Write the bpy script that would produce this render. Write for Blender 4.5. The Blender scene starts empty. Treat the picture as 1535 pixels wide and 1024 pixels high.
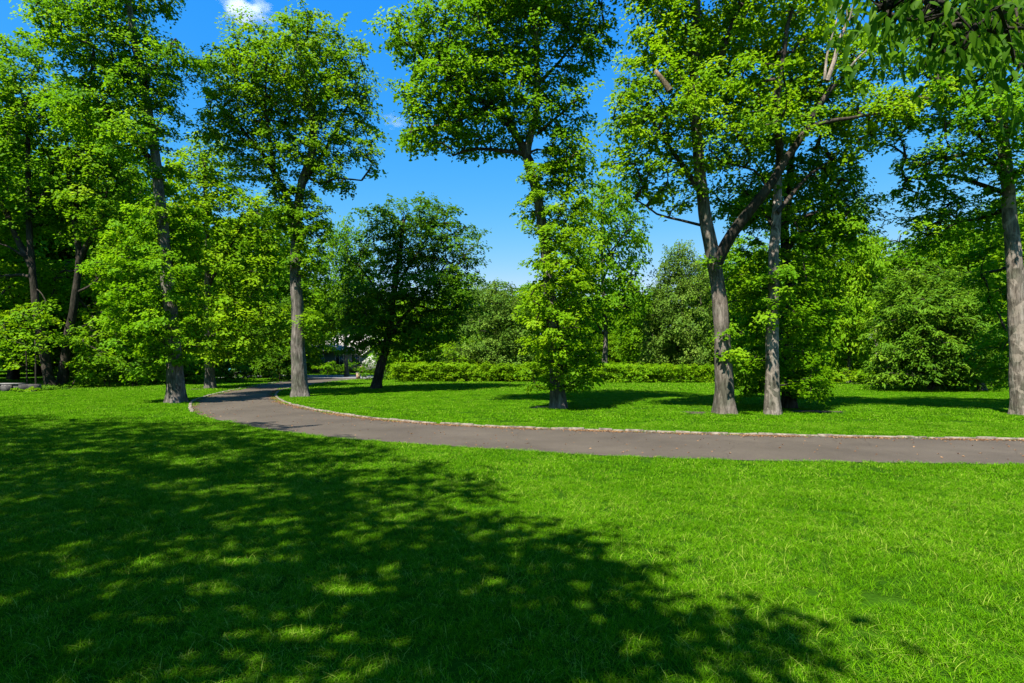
import bpy, bmesh, math, random
import numpy as np
from mathutils import Vector

# ------------------------------------------------------------------ basics
scene = bpy.context.scene
C = scene.collection
F = 853.0            # focal length in photo pixels
CX, HY, EYE = 767.5, 540.0, 1.6
SUN_EL = math.radians(57)
SUN_H = (0.50, 0.866)         # horizontal direction the light travels in
KS = 1 / math.tan(SUN_EL)


def P(px, py, y):
    return np.array([(px - CX) / F * y, y, EYE + (HY - py) / F * y])


def G(px, py):
    y = EYE * F / (py - HY)
    return ((px - CX) / F * y, y)


def tag(o, label=None, cat=None, group=None, kind=None):
    if label:
        o['label'] = label
    if cat:
        o['category'] = cat
    if group:
        o['group'] = group
    if kind:
        o['kind'] = kind
    return o


def empty(name, loc=(0, 0, 0)):
    o = bpy.data.objects.new(name, None)
    C.objects.link(o)
    o.location = loc
    return o


def mesh_np(name, verts, faces_idx, face_sizes, mat, smooth=False, attrs=None):
    """verts (n,3); faces_idx flat loop vertex indices; face_sizes per face"""
    me = bpy.data.meshes.new(name)
    verts = np.asarray(verts, dtype=np.float32)
    faces_idx = np.asarray(faces_idx, dtype=np.int32).ravel()
    face_sizes = np.asarray(face_sizes, dtype=np.int32)
    me.vertices.add(len(verts))
    me.vertices.foreach_set('co', verts.ravel())
    me.loops.add(len(faces_idx))
    me.loops.foreach_set('vertex_index', faces_idx)
    me.polygons.add(len(face_sizes))
    starts = np.zeros(len(face_sizes), dtype=np.int32)
    starts[1:] = np.cumsum(face_sizes)[:-1]
    me.polygons.foreach_set('loop_start', starts)
    me.polygons.foreach_set('loop_total', face_sizes)
    if smooth:
        me.polygons.foreach_set('use_smooth', np.ones(len(face_sizes), dtype=bool))
    me.update(calc_edges=True)
    if attrs:
        for k, v in attrs.items():
            a = me.attributes.new(k, 'FLOAT', 'POINT')
            a.data.foreach_set('value', np.asarray(v, dtype=np.float32))
    me.validate()
    if mat:
        me.materials.append(mat)
    return me


def obj(name, me, parent=None):
    o = bpy.data.objects.new(name, me)
    C.objects.link(o)
    if parent:
        o.parent = parent
    return o


class Acc:
    """accumulates boxes / tubes into one mesh"""

    def __init__(self):
        self.v, self.f, self.s, self.n = [], [], [], 0

    def add(self, v, f, s):
        self.v.append(np.asarray(v, dtype=np.float64))
        self.f.append(np.asarray(f).ravel() + self.n)
        self.s.append(np.asarray(s))
        self.n += len(v)

    def box(self, x0, x1, y0, y1, z0, z1):
        v = [(x, y, z) for z in (z0, z1) for y in (y0, y1) for x in (x0, x1)]
        f = [(0, 2, 3, 1), (4, 5, 7, 6), (0, 1, 5, 4), (2, 6, 7, 3), (0, 4, 6, 2), (1, 3, 7, 5)]
        self.add(v, f, [4] * 6)

    def prism(self, poly, y0, y1):
        """polygon in xz extruded along y"""
        n = len(poly)
        v = [(x, y0, z) for x, z in poly] + [(x, y1, z) for x, z in poly]
        f, s = list(range(n)) + list(range(2 * n - 1, n - 1, -1)), [n, n]
        for i in range(n):
            j = (i + 1) % n
            f += [i, i + n, j + n, j]
            s.append(4)
        self.add(v, f, s)

    def tube(self, pts, rad, sides=5, cap=False, wobble=None):
        pts = np.asarray(pts, float)
        n = len(pts)
        t = np.gradient(pts, axis=0)
        t /= np.linalg.norm(t, axis=1)[:, None] + 1e-9
        ref = np.array([1, 0, 0]) if abs(t[0][0]) < .8 else np.array([0, 1, 0])
        u = np.cross(t[0], ref)
        u /= np.linalg.norm(u)
        ang = np.arange(sides) * 2 * math.pi / sides
        rings = []
        for i in range(n):
            u = u - t[i] * np.dot(u, t[i])
            u /= np.linalg.norm(u) + 1e-9
            w = np.cross(t[i], u)
            r = rad[i]
            rr = r * (wobble(i, ang) if wobble else np.ones(sides))
            rings.append(pts[i] + (np.cos(ang) * rr)[:, None] * u + (np.sin(ang) * rr)[:, None] * w)
        v = np.concatenate(rings)
        a = (np.arange(n - 1)[:, None] * sides + np.arange(sides)[None, :]).ravel()
        b = (np.arange(n - 1)[:, None] * sides + (np.arange(sides)[None, :] + 1) % sides).ravel()
        f = np.stack([a, b, b + sides, a + sides], 1)
        s = [4] * len(f)
        fl = list(f.ravel())
        if cap:
            fl += list(range((n - 1) * sides, n * sides))
            s = s + [sides]
        self.add(v, fl, s)

    def mesh(self, name, mat, smooth=False):
        return mesh_np(name, np.concatenate(self.v), np.concatenate(self.f), np.concatenate(self.s), mat, smooth)


# ------------------------------------------------------------------ materials
def new_mat(name):
    m = bpy.data.materials.new(name)
    m.use_nodes = True
    nt = m.node_tree
    nt.nodes.clear()
    return m, nt, nt.nodes, nt.links


def ramp(N, stops, interp='LINEAR'):
    r = N.new('ShaderNodeValToRGB')
    r.color_ramp.interpolation = interp
    e = r.color_ramp.elements
    while len(e) < len(stops):
        e.new(0.5)
    for el, (p, c) in zip(e, stops):
        el.position = p
        el.color = (*c, 1)
    return r


def leaf_mat(name, stops, trans=0.48, rough=0.55, hue=0.006):
    m, nt, N, L = new_mat(name)
    at = N.new('ShaderNodeAttribute')
    at.attribute_name = 'tint'
    r = ramp(N, stops)
    L.new(at.outputs['Fac'], r.inputs[0])
    oi = N.new('ShaderNodeObjectInfo')
    mr = N.new('ShaderNodeMapRange')
    mr.inputs[3].default_value = 0.5 - hue
    mr.inputs[4].default_value = 0.5 + hue
    L.new(oi.outputs['Random'], mr.inputs[0])
    hs = N.new('ShaderNodeHueSaturation')
    L.new(mr.outputs[0], hs.inputs['Hue'])
    L.new(r.outputs[0], hs.inputs['Color'])
    b = N.new('ShaderNodeBsdfPrincipled')
    b.inputs['Roughness'].default_value = rough
    b.inputs['Specular IOR Level'].default_value = 0.07
    L.new(hs.outputs[0], b.inputs['Base Color'])
    hs2 = N.new('ShaderNodeHueSaturation')
    hs2.inputs['Hue'].default_value = 0.492
    hs2.inputs['Value'].default_value = 1.5
    L.new(hs.outputs[0], hs2.inputs['Color'])
    t = N.new('ShaderNodeBsdfTranslucent')
    L.new(hs2.outputs[0], t.inputs['Color'])
    mx = N.new('ShaderNodeMixShader')
    mx.inputs[0].default_value = trans
    L.new(b.outputs[0], mx.inputs[1])
    L.new(t.outputs[0], mx.inputs[2])
    out = N.new('ShaderNodeOutputMaterial')
    L.new(mx.outputs[0], out.inputs[0])
    return m


def bark_mat(name, dark, mid, light, scale=1.0, pale=0.0):
    m, nt, N, L = new_mat(name)
    tc = N.new('ShaderNodeTexCoord')
    mp = N.new('ShaderNodeMapping')
    mp.inputs['Scale'].default_value = (14 * scale, 14 * scale, 2.6 * scale)
    L.new(tc.outputs['Object'], mp.inputs[0])
    n1 = N.new('ShaderNodeTexNoise')
    n1.inputs['Scale'].default_value = 1.0
    n1.inputs['Detail'].default_value = 7
    n1.inputs['Roughness'].default_value = 0.62
    n1.inputs['Distortion'].default_value = 0.6
    L.new(mp.outputs[0], n1.inputs['Vector'])
    r = ramp(N, [(0.30, dark), (0.5, mid), (0.72, light)])
    L.new(n1.outputs[0], r.inputs[0])
    n2 = N.new('ShaderNodeTexNoise')
    n2.inputs['Scale'].default_value = 1.7
    n2.inputs['Detail'].default_value = 4
    L.new(tc.outputs['Object'], n2.inputs['Vector'])
    r2 = ramp(N, [(0.40, (0.55, 0.6, 0.5)), (0.62, (1.15, 1.1, 1.05))])
    L.new(n2.outputs[0], r2.inputs[0])
    mul = N.new('ShaderNodeMix')
    mul.data_type = 'RGBA'
    mul.blend_type = 'MULTIPLY'
    mul.inputs[0].default_value = 1
    L.new(r.outputs[0], mul.inputs[6])
    L.new(r2.outputs[0], mul.inputs[7])
    col = mul.outputs[2]
    if pale > 0:
        n3 = N.new('ShaderNodeTexNoise')
        n3.inputs['Scale'].default_value = 2.6
        n3.inputs['Detail'].default_value = 5
        n3.inputs['Distortion'].default_value = 1.6
        L.new(tc.outputs['Object'], n3.inputs['Vector'])
        r3 = ramp(N, [(0.52, (0, 0, 0)), (0.56, (pale, pale, pale))])
        L.new(n3.outputs[0], r3.inputs[0])
        mx = N.new('ShaderNodeMix')
        mx.data_type = 'RGBA'
        L.new(r3.outputs[0], mx.inputs[0])
        L.new(col, mx.inputs[6])
        mx.inputs[7].default_value = (0.27, 0.225, 0.18, 1)
        col = mx.outputs[2]
    b = N.new('ShaderNodeBsdfPrincipled')
    b.inputs['Roughness'].default_value = 0.9
    b.inputs['Specular IOR Level'].default_value = 0.15
    L.new(col, b.inputs['Base Color'])
    bp = N.new('ShaderNodeBump')
    bp.inputs['Strength'].default_value = 0.9
    bp.inputs['Distance'].default_value = 0.05
    L.new(n1.outputs[0], bp.inputs['Height'])
    L.new(bp.outputs[0], b.inputs['Normal'])
    out = N.new('ShaderNodeOutputMaterial')
    L.new(b.outputs[0], out.inputs[0])
    return m


def noisy_mat(name, c0, c1, scale=8.0, rough=0.85, bump=0.2, detail=6, p0=0.35, p1=0.65, spec=0.3):
    m, nt, N, L = new_mat(name)
    tc = N.new('ShaderNodeTexCoord')
    n1 = N.new('ShaderNodeTexNoise')
    n1.inputs['Scale'].default_value = scale
    n1.inputs['Detail'].default_value = detail
    L.new(tc.outputs['Object'], n1.inputs['Vector'])
    r = ramp(N, [(p0, c0), (p1, c1)])
    L.new(n1.outputs[0], r.inputs[0])
    b = N.new('ShaderNodeBsdfPrincipled')
    b.inputs['Roughness'].default_value = rough
    b.inputs['Specular IOR Level'].default_value = spec
    L.new(r.outputs[0], b.inputs['Base Color'])
    bp = N.new('ShaderNodeBump')
    bp.inputs['Strength'].default_value = bump
    bp.inputs['Distance'].default_value = 0.02
    L.new(n1.outputs[0], bp.inputs['Height'])
    L.new(bp.outputs[0], b.inputs['Normal'])
    out = N.new('ShaderNodeOutputMaterial')
    L.new(b.outputs[0], out.inputs[0])
    return m


LEAF = {
    'mid': leaf_mat('leaf_mid', [(0, (0.046, 0.138, 0.003)), (0.5, (0.098, 0.230, 0.003)), (1, (0.195, 0.325, 0.007))]),
    'bright': leaf_mat('leaf_bright', [(0, (0.058, 0.160, 0.003)), (0.5, (0.128, 0.268, 0.003)), (1, (0.235, 0.360, 0.008))], 0.45),
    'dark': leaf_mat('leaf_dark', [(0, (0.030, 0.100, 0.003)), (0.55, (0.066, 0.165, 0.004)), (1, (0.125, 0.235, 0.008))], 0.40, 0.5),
    'grey': leaf_mat('leaf_grey', [(0, (0.034, 0.090, 0.010)), (0.5, (0.088, 0.175, 0.016)), (1, (0.175, 0.260, 0.034))], 0.35),
    'over': leaf_mat('leaf_overhang', [(0, (0.030, 0.090, 0.003)), (0.5, (0.065, 0.150, 0.004)), (1, (0.110, 0.200, 0.006))], 0.5),
    'fir': leaf_mat('leaf_fir', [(0, (0.028, 0.088, 0.004)), (0.5, (0.078, 0.180, 0.007)), (1, (0.165, 0.275, 0.014))], 0.3),
}
BARK = {
    'grey': bark_mat('bark_grey', (0.029, 0.025, 0.022), (0.103, 0.092, 0.082), (0.225, 0.208, 0.19)),
    'warm': bark_mat('bark_warm', (0.031, 0.025, 0.020), (0.107, 0.091, 0.077), (0.232, 0.205, 0.18)),
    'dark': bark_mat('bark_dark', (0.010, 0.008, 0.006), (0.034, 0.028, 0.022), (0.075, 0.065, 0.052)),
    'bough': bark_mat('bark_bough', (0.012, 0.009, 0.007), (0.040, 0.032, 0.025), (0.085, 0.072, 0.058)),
    'pale': bark_mat('bark_pale', (0.040, 0.033, 0.027), (0.130, 0.112, 0.095), (0.26, 0.235, 0.21), 1.0, 0.5),
    'dead': bark_mat('bark_dead', (0.09, 0.07, 0.055), (0.22, 0.185, 0.155), (0.36, 0.32, 0.285), 2.0),
    'stub': bark_mat('bark_stub', (0.07, 0.042, 0.028), (0.18, 0.125, 0.085), (0.27, 0.20, 0.15), 2.0),
}


# ------------------------------------------------------------------ noise
class Noise3:
    def __init__(self, seed, n=24):
        self.g = np.random.default_rng(seed).random((n, n, n))
        self.n = n

    def __call__(self, p):
        p = np.asarray(p)
        i = np.floor(p).astype(int)
        f = p - i
        f = f * f * (3 - 2 * f)
        n, g = self.n, self.g
        r = 0
        for dx in (0, 1):
            for dy in (0, 1):
                for dz in (0, 1):
                    w = (f[:, 0] if dx else 1 - f[:, 0]) * (f[:, 1] if dy else 1 - f[:, 1]) * (f[:, 2] if dz else 1 - f[:, 2])
                    r = r + w * g[(i[:, 0] + dx) % n, (i[:, 1] + dy) % n, (i[:, 2] + dz) % n]
        return r


NZ = Noise3(3)


def catmull(pts, step):
    pts = np.asarray(pts, float)
    if len(pts) == 2:
        n = max(2, int(np.linalg.norm(pts[1] - pts[0]) / step) + 1)
        return pts[0] + (pts[1] - pts[0]) * np.linspace(0, 1, n)[:, None]
    q = np.vstack([2 * pts[0] - pts[1], pts, 2 * pts[-1] - pts[-2]])
    out = []
    for i in range(1, len(q) - 2):
        n = max(1, int(np.linalg.norm(q[i + 1] - q[i]) / step))
        t = np.linspace(0, 1, n, endpoint=False)[:, None]
        a, b, c, d = q[i - 1], q[i], q[i + 1], q[i + 2]
        out.append(.5 * (2 * b + (c - a) * t + (2 * a - 5 * b + 4 * c - d) * t ** 2 + (3 * b - a - 3 * c + d) * t ** 3))
    out.append(q[-2][None])
    return np.vstack(out)


def norm(a):
    return a / (np.linalg.norm(a, axis=-1, keepdims=True) + 1e-9)


# ------------------------------------------------------------------ leaves
def sprays(rng, cen, axis, R, n, size, aspect=0.72, flat=0.17, droop=0.38, updir=1.0, tilt=0.36, tint0=None, lean=0.55):
    """flattened leafy sprays: cen (k,3) centres, axis (k,3) outward direction of each twig.
    returns verts, faces, sizes, tint of folded rhombic leaves"""
    k = len(cen)
    th = rng.random((k, n)) * 2 * math.pi
    rr = np.sqrt(rng.random((k, n)))
    Rk = (R * (0.7 + 0.6 * rng.random(k)))[:, None]
    ah = axis.copy()
    ah[:, 2] *= 0.4
    ah = norm(ah + 1e-4)
    side = norm(np.cross(ah, np.array([0, 0, 1.0])))
    # lobed outline so sprays read as twigs rather than discs
    lob = 0.72 + 0.28 * np.cos(th * 3 + rng.random((k, 1)) * 6.28)
    ux = np.cos(th) * rr * Rk * 1.25 * lob
    uy = np.sin(th) * rr * Rk * lob
    uz = rng.normal(0, 1, (k, n)) * flat * Rk - droop * (rr ** 2) * Rk
    p = cen[:, None, :] + ux[..., None] * ah[:, None, :] + uy[..., None] * side[:, None, :]
    p[..., 2] += uz
    p = p.reshape(-1, 3)
    out = (ux[..., None] * ah[:, None, :] + uy[..., None] * side[:, None, :]).reshape(-1, 3)
    m = len(p)
    nb = norm(np.array([0, 0, updir]) + lean * np.repeat(axis, n, axis=0) + rng.normal(0, tilt, (m, 3)))
    d = norm(out) + rng.normal(0, 0.5, (m, 3)) + np.array([0, 0, -0.45])
    d = norm(d - nb * np.sum(d * nb, 1, keepdims=True))
    w = np.cross(nb, d)
    s = size * (0.5 + 1.0 * rng.random(m))[:, None]
    fold = nb * s * 0.16
    b0 = p - d * s * .5
    t0 = p + d * s * .5 - nb * s * 0.12
    mid = p - d * s * 0.05
    l0 = mid + w * s * aspect * .5 + fold
    r0 = mid - w * s * aspect * .5 + fold
    v = np.stack([b0, r0, t0, l0], 1).reshape(-1, 3)
    i = np.arange(m)[:, None] * 4
    f = np.concatenate([i, i + 1, i + 2, i, i + 2, i + 3], 1)
    tc = rng.normal(0.46, 0.14, (k, 1)) if tint0 is None else tint0[:, None]
    tint = np.clip(tc + rng.normal(0, 0.10, (k, n)), 0, 1).reshape(-1)
    return v, f.ravel(), np.full(2 * m, 3), np.repeat(tint, 4)


# ------------------------------------------------------------------ tree builder
class Tree:
    def __init__(self, name, label, base, seed, leaf='mid', bark='grey', cat='tree', group=None):
        self.rng = np.random.default_rng(seed)
        self.base = np.asarray(base, float)
        self.root = empty(name, tuple(self.base))
        tag(self.root, label, cat, group)
        self.leaf, self.bark = leaf, bark
        self.nodes = np.zeros((0, 3))
        self.limbs = []
        self.wood = Acc()
        self.boughs = Acc()

    def limb(self, pts, r0, r1, sides=10, attach_from=0.0, trunk=False, acc=None, step=0.3, rough=0.06, grow=True):
        pts = catmull(np.asarray(pts) - self.base, step)
        n = len(pts)
        j = self.rng.normal(0, 1, (n, 3))
        j = (j + np.roll(j, 1, 0) + np.roll(j, -1, 0)) / 3
        sc = np.linspace(0.15, 1, n)[:, None]
        pts = pts + j * sc * rough * (0.4 if trunk else 1.0)
        t = np.linspace(0, 1, n)
        rad = r0 + (r1 - r0) * t ** 0.85
        ph = self.rng.random(4) * 6.28
        amp = 0.05 if trunk else 0.04
        if trunk:
            z = pts[:, 2]
            flare = np.exp(-np.clip(z, 0, None) / 0.32)
            rad = rad * (1 + 0.12 * np.exp(-z / 1.5))
            pts[0, 2] = -0.05

            def wob(i, a):
                fl = flare[i]
                w = 1 + fl * (0.20 + 0.18 * np.cos(4 * a + ph[0]) + 0.14 * np.cos(7 * a + ph[1]))
                zz = z[i]
                q = np.stack([np.cos(a) * 1.6 + 9, np.sin(a) * 1.6 + 9, np.full_like(a, zz * 1.3 + ph[2])], 1)
                q2 = np.stack([np.cos(a) * 5 + 9, np.sin(a) * 5 + 9, np.full_like(a, zz * 0.9 + ph[3])], 1)
                return w + (NZ(q) - .5) * 0.22 + (NZ(q2) - .5) * 0.14
        else:
            def wob(i, a):
                return 1 + amp * np.cos(2 * a + i * .7 + ph[0])
        (acc or (self.wood if trunk else self.boughs)).tube(pts, rad, sides, cap=True, wobble=wob)
        if grow:
            k0 = int(n * attach_from)
            self.nodes = np.vstack([self.nodes, pts[k0:]])
        return pts

    def fill(self, blobs, spacing, hollow=0.35, gap=0.42, nscale=0.55):
        """blobs: (centre, (rx,ry,rz)) in world space -> cluster centres relative to base"""
        rng = self.rng
        cand = []
        for c, r in blobs:
            c, r = np.asarray(c, float), np.asarray(r, float)
            vol = 4.19 * r[0] * r[1] * r[2]
            n = max(6, int(vol / spacing ** 3 * 3.0))
            d = norm(rng.normal(0, 1, (n, 3)))
            u = rng.random(n) ** (1 / 3.0)
            keep = rng.random(n) < (hollow + (1 - hollow) * u ** 2)
            d, u = d[keep], u[keep]
            # uneven outline: radius modulated by noise
            k = 0.68 + 0.52 * NZ(d * 2.6 + rng.random(3) * 20 + 30)
            cand.append(c + d * (u * k)[:, None] * r)
        cand = np.vstack(cand) - self.base
        off = rng.random(3) * 20
        cand = cand[NZ(cand * nscale + off + 40) > gap * 0.9 + 0.0]
        rng.shuffle(cand)
        cell = {}
        out = []
        s2 = spacing ** 2
        for p in cand:
            k = tuple(np.floor(p / spacing).astype(int))
            ok = True
            for dx in (-1, 0, 1):
                for dy in (-1, 0, 1):
                    for dz in (-1, 0, 1):
                        for q in cell.get((k[0] + dx, k[1] + dy, k[2] + dz), ()):
                            if (p[0] - q[0]) ** 2 + (p[1] - q[1]) ** 2 + (p[2] - q[2]) ** 2 < s2:
                                ok = False
                                break
            if ok:
                cell.setdefault(k, []).append(p)
                out.append(p)
        return np.array(out)

    def grow(self, clusters, rk=0.011, rmin=0.006, up=0.12, step=0.4, maxlen=99):
        """joins every cluster to the skeleton with a tapering branch; returns outward axes"""
        rng = self.rng
        base_n = len(self.nodes)
        d0 = np.array([np.min(np.sum((self.nodes - c) ** 2, 1)) for c in clusters])
        order = np.argsort(d0)
        cap = base_n + len(clusters) * 14
        pos = np.zeros((cap, 3))
        pos[:base_n] = self.nodes
        par = np.full(cap, -1)
        cnt = np.zeros(cap)
        n = base_n
        chains = []
        axes = np.zeros_like(clusters)
        keep = np.ones(len(clusters), bool)
        for ci in order:
            c = clusters[ci]
            v = c - pos[:n]
            L = np.linalg.norm(v, axis=1)
            cost = L * (1 + 0.45 * np.clip(-v[:, 2] / (L + 1e-6), 0, 1)) + np.where(np.arange(n) < base_n, 0, 0.10)
            j = int(np.argmin(cost))
            l = L[j]
            if l > maxlen:
                keep[ci] = False
                continue
            k = int(min(12, max(2, round(l / step))))
            t = np.linspace(0, 1, k + 1)[1:]
            mid = (pos[j] + c) / 2 + np.array([0, 0, up * l]) + rng.normal(0, 0.09 * l, 3)
            q = ((1 - t) ** 2)[:, None] * pos[j] + (2 * t * (1 - t))[:, None] * mid + (t ** 2)[:, None] * c
            q[:-1] += rng.normal(0, 0.025, (k - 1, 3))
            idx = [j]
            for p in q:
                pos[n] = p
                par[n] = idx[-1]
                idx.append(n)
                n += 1
            chains.append(idx)
            cnt[idx[-1]] += 1
            ax = q[-1] - (q[-2] if k > 1 else pos[j])
            axes[ci] = ax / (np.linalg.norm(ax) + 1e-9)
        for i in range(n - 1, base_n - 1, -1):
            if par[i] >= base_n:
                cnt[par[i]] += cnt[i]
        for idx in chains:
            r = np.array([rmin + rk * math.sqrt(max(cnt[i], 1)) for i in idx])
            r[0] = r[1] * 1.15
            r[-1] = rmin
            self.boughs.tube(pos[idx], r, 6 if r[0] > 0.03 else 4)
        self.nodes = pos[:n]
        return clusters[keep], axes[keep]

    def finish(self, trunk_name='trunk'):
        n0 = sum(len(q) for q in self.wood.s)
        n1 = sum(len(q) for q in self.boughs.s)
        allw = Acc()
        for src in (self.wood, self.boughs):
            if src.n:
                allw.add(np.concatenate(src.v), np.concatenate(src.f), np.concatenate(src.s))
        me = allw.mesh(trunk_name, BARK[self.bark], True)
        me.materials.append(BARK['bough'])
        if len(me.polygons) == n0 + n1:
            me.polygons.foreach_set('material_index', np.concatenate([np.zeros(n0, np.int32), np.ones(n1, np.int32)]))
        return obj(trunk_name, me, self.root)

    def leaves(self, part, cl, ax, R, n, size, leaf=None, **kw):
        v, f, s, t = sprays(self.rng, cl, ax, R, n, size, **kw)
        me = mesh_np(part, v, f, s, LEAF[leaf or self.leaf], False, {'tint': t})
        return obj(part, me, self.root)


def pblobs(lst, y, dmin=1.2, dk=0.9):
    """(px,py,rx,ry[,dy]) photo-pixel blobs at depth y -> world ellipsoids"""
    out = []
    for b in lst:
        px, py, rx, ry = b[:4]
        dy = b[4] if len(b) > 4 else 0
        yy = y + dy
        k = yy / F
        out.append((P(px, py, yy), (rx * k, max(dmin, rx * k * dk), ry * k)))
    return out


def px_path(lst, y):
    return np.array([P(a[0], a[1], y + (a[2] if len(a) > 2 else 0)) for a in lst])


def ground_base(px, py):
    x, y = G(px, py)
    return np.array([x, y, 0.0]), y


def photo_tree(name, label, base_px, seed, trunk, limbs, crown, lower=(), leaf='mid', bark='grey', r=(0.33, 0.1),
               spacing=0.45, R=0.48, n=100, size=0.110, gap=0.33, lower_leaf=None, low_spacing=0.40, dk=0.9, trunk_from=0.35,
               group=None, hollow=0.35):
    base, y = ground_base(*base_px)
    t = Tree(name, label, base, seed, leaf, bark, group=group)
    tp = px_path(trunk, y)
    tp[0] = base
    t.limb(tp, r[0], r[1], 22, trunk_from, trunk=True, step=0.22)
    for pts, r0, r1 in limbs:
        t.limb(px_path(pts, y), r0, r1, 10, 0.15)
    crown_nodes = t.nodes
    cl = t.fill(pblobs(crown, y, dk=dk), spacing, hollow, gap)
    cl, ax = t.grow(cl)
    parts = []
    if len(lower):
        tpts = catmull(tp - base, 0.3)
        save = t.nodes
        t.nodes = tpts[tpts[:, 2] > 0.5]
        lc = t.fill(pblobs(lower, y, dmin=0.7, dk=0.9), low_spacing, 0.6, gap * 0.5)
        lc = lc[lc[:, 2] > 0.12]
        lc, lax = t.grow(lc, rk=0.006, rmin=0.004, up=0.05, maxlen=3.0)
        parts.append((lc, lax))
    t.finish()
    t.leaves('crown', cl, ax, R, n, size)
    if parts:
        t.leaves('lower_foliage', parts[0][0], parts[0][1], R * 0.8, n, size, leaf=lower_leaf)
    return t, y


# ------------------------------------------------------------------ the drive, kerbs, ground
INNER = [(40, 9.6), (26, 10.2), (17, 10.9), G(1535, 660), G(1300, 656), G(1100, 652), G(900, 646), G(750, 641), G(600, 632),
         G(500, 620), G(440, 608), G(417, 599), G(412, 591), G(424, 584), (-13.0, 36.0), (-13.4, 42), (-13.0, 46), (-11.0, 50.5)]
OUTER = [(40, 6.4), (26, 7.2), (17, 8.0), G(1535, 697), G(1300, 693.5), G(1100, 690), G(900, 683), G(720, 672), G(600, 664),
         G(480, 654), G(380, 640), G(320, 628), G(291, 618), G(288, 608), G(300, 598), (-15.0, 31.0), (-16.6, 39), (-17.4, 45), (-19.5, 50.5)]


def resample(poly, n):
    d = np.concatenate([[0], np.cumsum(np.linalg.norm(np.diff(poly, axis=0), axis=1))])
    s = np.linspace(0, d[-1], n)
    return np.stack([np.interp(s, d, poly[:, k]) for k in range(poly.shape[1])], 1)


def curve2(pts):
    p = np.array([(a, b, 0) for a, b in pts], float)
    return catmull(p, 0.25)[:, :2]


inner_c, outer_c = curve2(INNER), curve2(OUTER)
NS = 260
inner_r, outer_r = resample(inner_c, NS), resample(outer_c, NS)
road_poly = np.vstack([inner_c, outer_c[::-1]])


def in_poly(x, y, poly):
    inside = np.zeros(len(x), bool)
    px, py = poly[:, 0], poly[:, 1]
    j = len(poly) - 1
    for i in range(len(poly)):
        c = ((py[i] > y) != (py[j] > y)) & (x < (px[j] - px[i]) * (y - py[i]) / (py[j] - py[i] + 1e-12) + px[i])
        inside ^= c
        j = i
    return inside


# ground sheet
m, nt, N, L = new_mat('turf_soil')
tc = N.new('ShaderNodeTexCoord')
n1 = N.new('ShaderNodeTexNoise'); n1.inputs['Scale'].default_value = 1.3; n1.inputs['Detail'].default_value = 8
L.new(tc.outputs['Object'], n1.inputs['Vector'])
r1 = ramp(N, [(0.35, (0.014, 0.045, 0.003)), (0.65, (0.030, 0.080, 0.004))])  # dark green puts the shade between the grass blades into the colour
L.new(n1.outputs[0], r1.inputs[0])
n2 = N.new('ShaderNodeTexNoise'); n2.inputs['Scale'].default_value = 40; n2.inputs['Detail'].default_value = 4
L.new(tc.outputs['Object'], n2.inputs['Vector'])
b = N.new('ShaderNodeBsdfPrincipled'); b.inputs['Roughness'].default_value = 0.95; b.inputs['Specular IOR Level'].default_value = 0.0
L.new(r1.outputs[0], b.inputs['Base Color'])
bp = N.new('ShaderNodeBump'); bp.inputs['Strength'].default_value = 0.8; bp.inputs['Distance'].default_value = 0.04
L.new(n2.outputs[0], bp.inputs['Height']); L.new(bp.outputs[0], b.inputs['Normal'])
out = N.new('ShaderNodeOutputMaterial'); L.new(b.outputs[0], out.inputs[0])
SOILTURF = m
g = 700.0
o = obj('ground', mesh_np('ground', [(-g, -g, 0), (g, -g, 0), (g, g, 0), (-g, g, 0)], [0, 1, 2, 3], [4], SOILTURF))
tag(o, 'wide flat ground under the mown lawn', kind='structure')

# asphalt
m, nt, N, L = new_mat('asphalt')
tc = N.new('ShaderNodeTexCoord')
n1 = N.new('ShaderNodeTexNoise'); n1.inputs['Scale'].default_value = 0.55; n1.inputs['Detail'].default_value = 6; n1.inputs['Roughness'].default_value = .65
n2 = N.new('ShaderNodeTexNoise'); n2.inputs['Scale'].default_value = 90; n2.inputs['Detail'].default_value = 3
n3 = N.new('ShaderNodeTexNoise'); n3.inputs['Scale'].default_value = 7; n3.inputs['Detail'].default_value = 6
for q in (n1, n2, n3):
    L.new(tc.outputs['Object'], q.inputs['Vector'])
r1 = ramp(N, [(0.3, (0.047, 0.037, 0.0265)), (0.7, (0.077, 0.062, 0.0455))])
L.new(n1.outputs[0], r1.inputs[0])
r2 = ramp(N, [(0.3, (0.72, 0.72, 0.72)), (0.7, (1.25, 1.24, 1.22))])
L.new(n2.outputs[0], r2.inputs[0])
mu = N.new('ShaderNodeMix'); mu.data_type = 'RGBA'; mu.blend_type = 'MULTIPLY'; mu.inputs[0].default_value = 1
L.new(r1.outputs[0], mu.inputs[6]); L.new(r2.outputs[0], mu.inputs[7])
r3 = ramp(N, [(0.62, (0, 0, 0)), (0.72, (0.5, 0.5, 0.5))])
L.new(n3.outputs[0], r3.inputs[0])
mu2 = N.new('ShaderNodeMix'); mu2.data_type = 'RGBA'
L.new(r3.outputs[0], mu2.inputs[0]); L.new(mu.outputs[2], mu2.inputs[6]); mu2.inputs[7].default_value = (0.075, 0.058, 0.042, 1)
nd = N.new('ShaderNodeTexNoise'); nd.inputs['Scale'].default_value = 1.2; nd.inputs['Detail'].default_value = 5
L.new(tc.outputs['Object'], nd.inputs['Vector'])
mxv = N.new('ShaderNodeMix'); mxv.data_type = 'RGBA'; mxv.inputs[0].default_value = 0.35
L.new(tc.outputs['Object'], mxv.inputs[6]); L.new(nd.outputs['Color'], mxv.inputs[7])
vc = N.new('ShaderNodeTexVoronoi'); vc.feature = 'DISTANCE_TO_EDGE'; vc.inputs['Scale'].default_value = 0.75
L.new(mxv.outputs[2], vc.inputs['Vector'])
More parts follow.
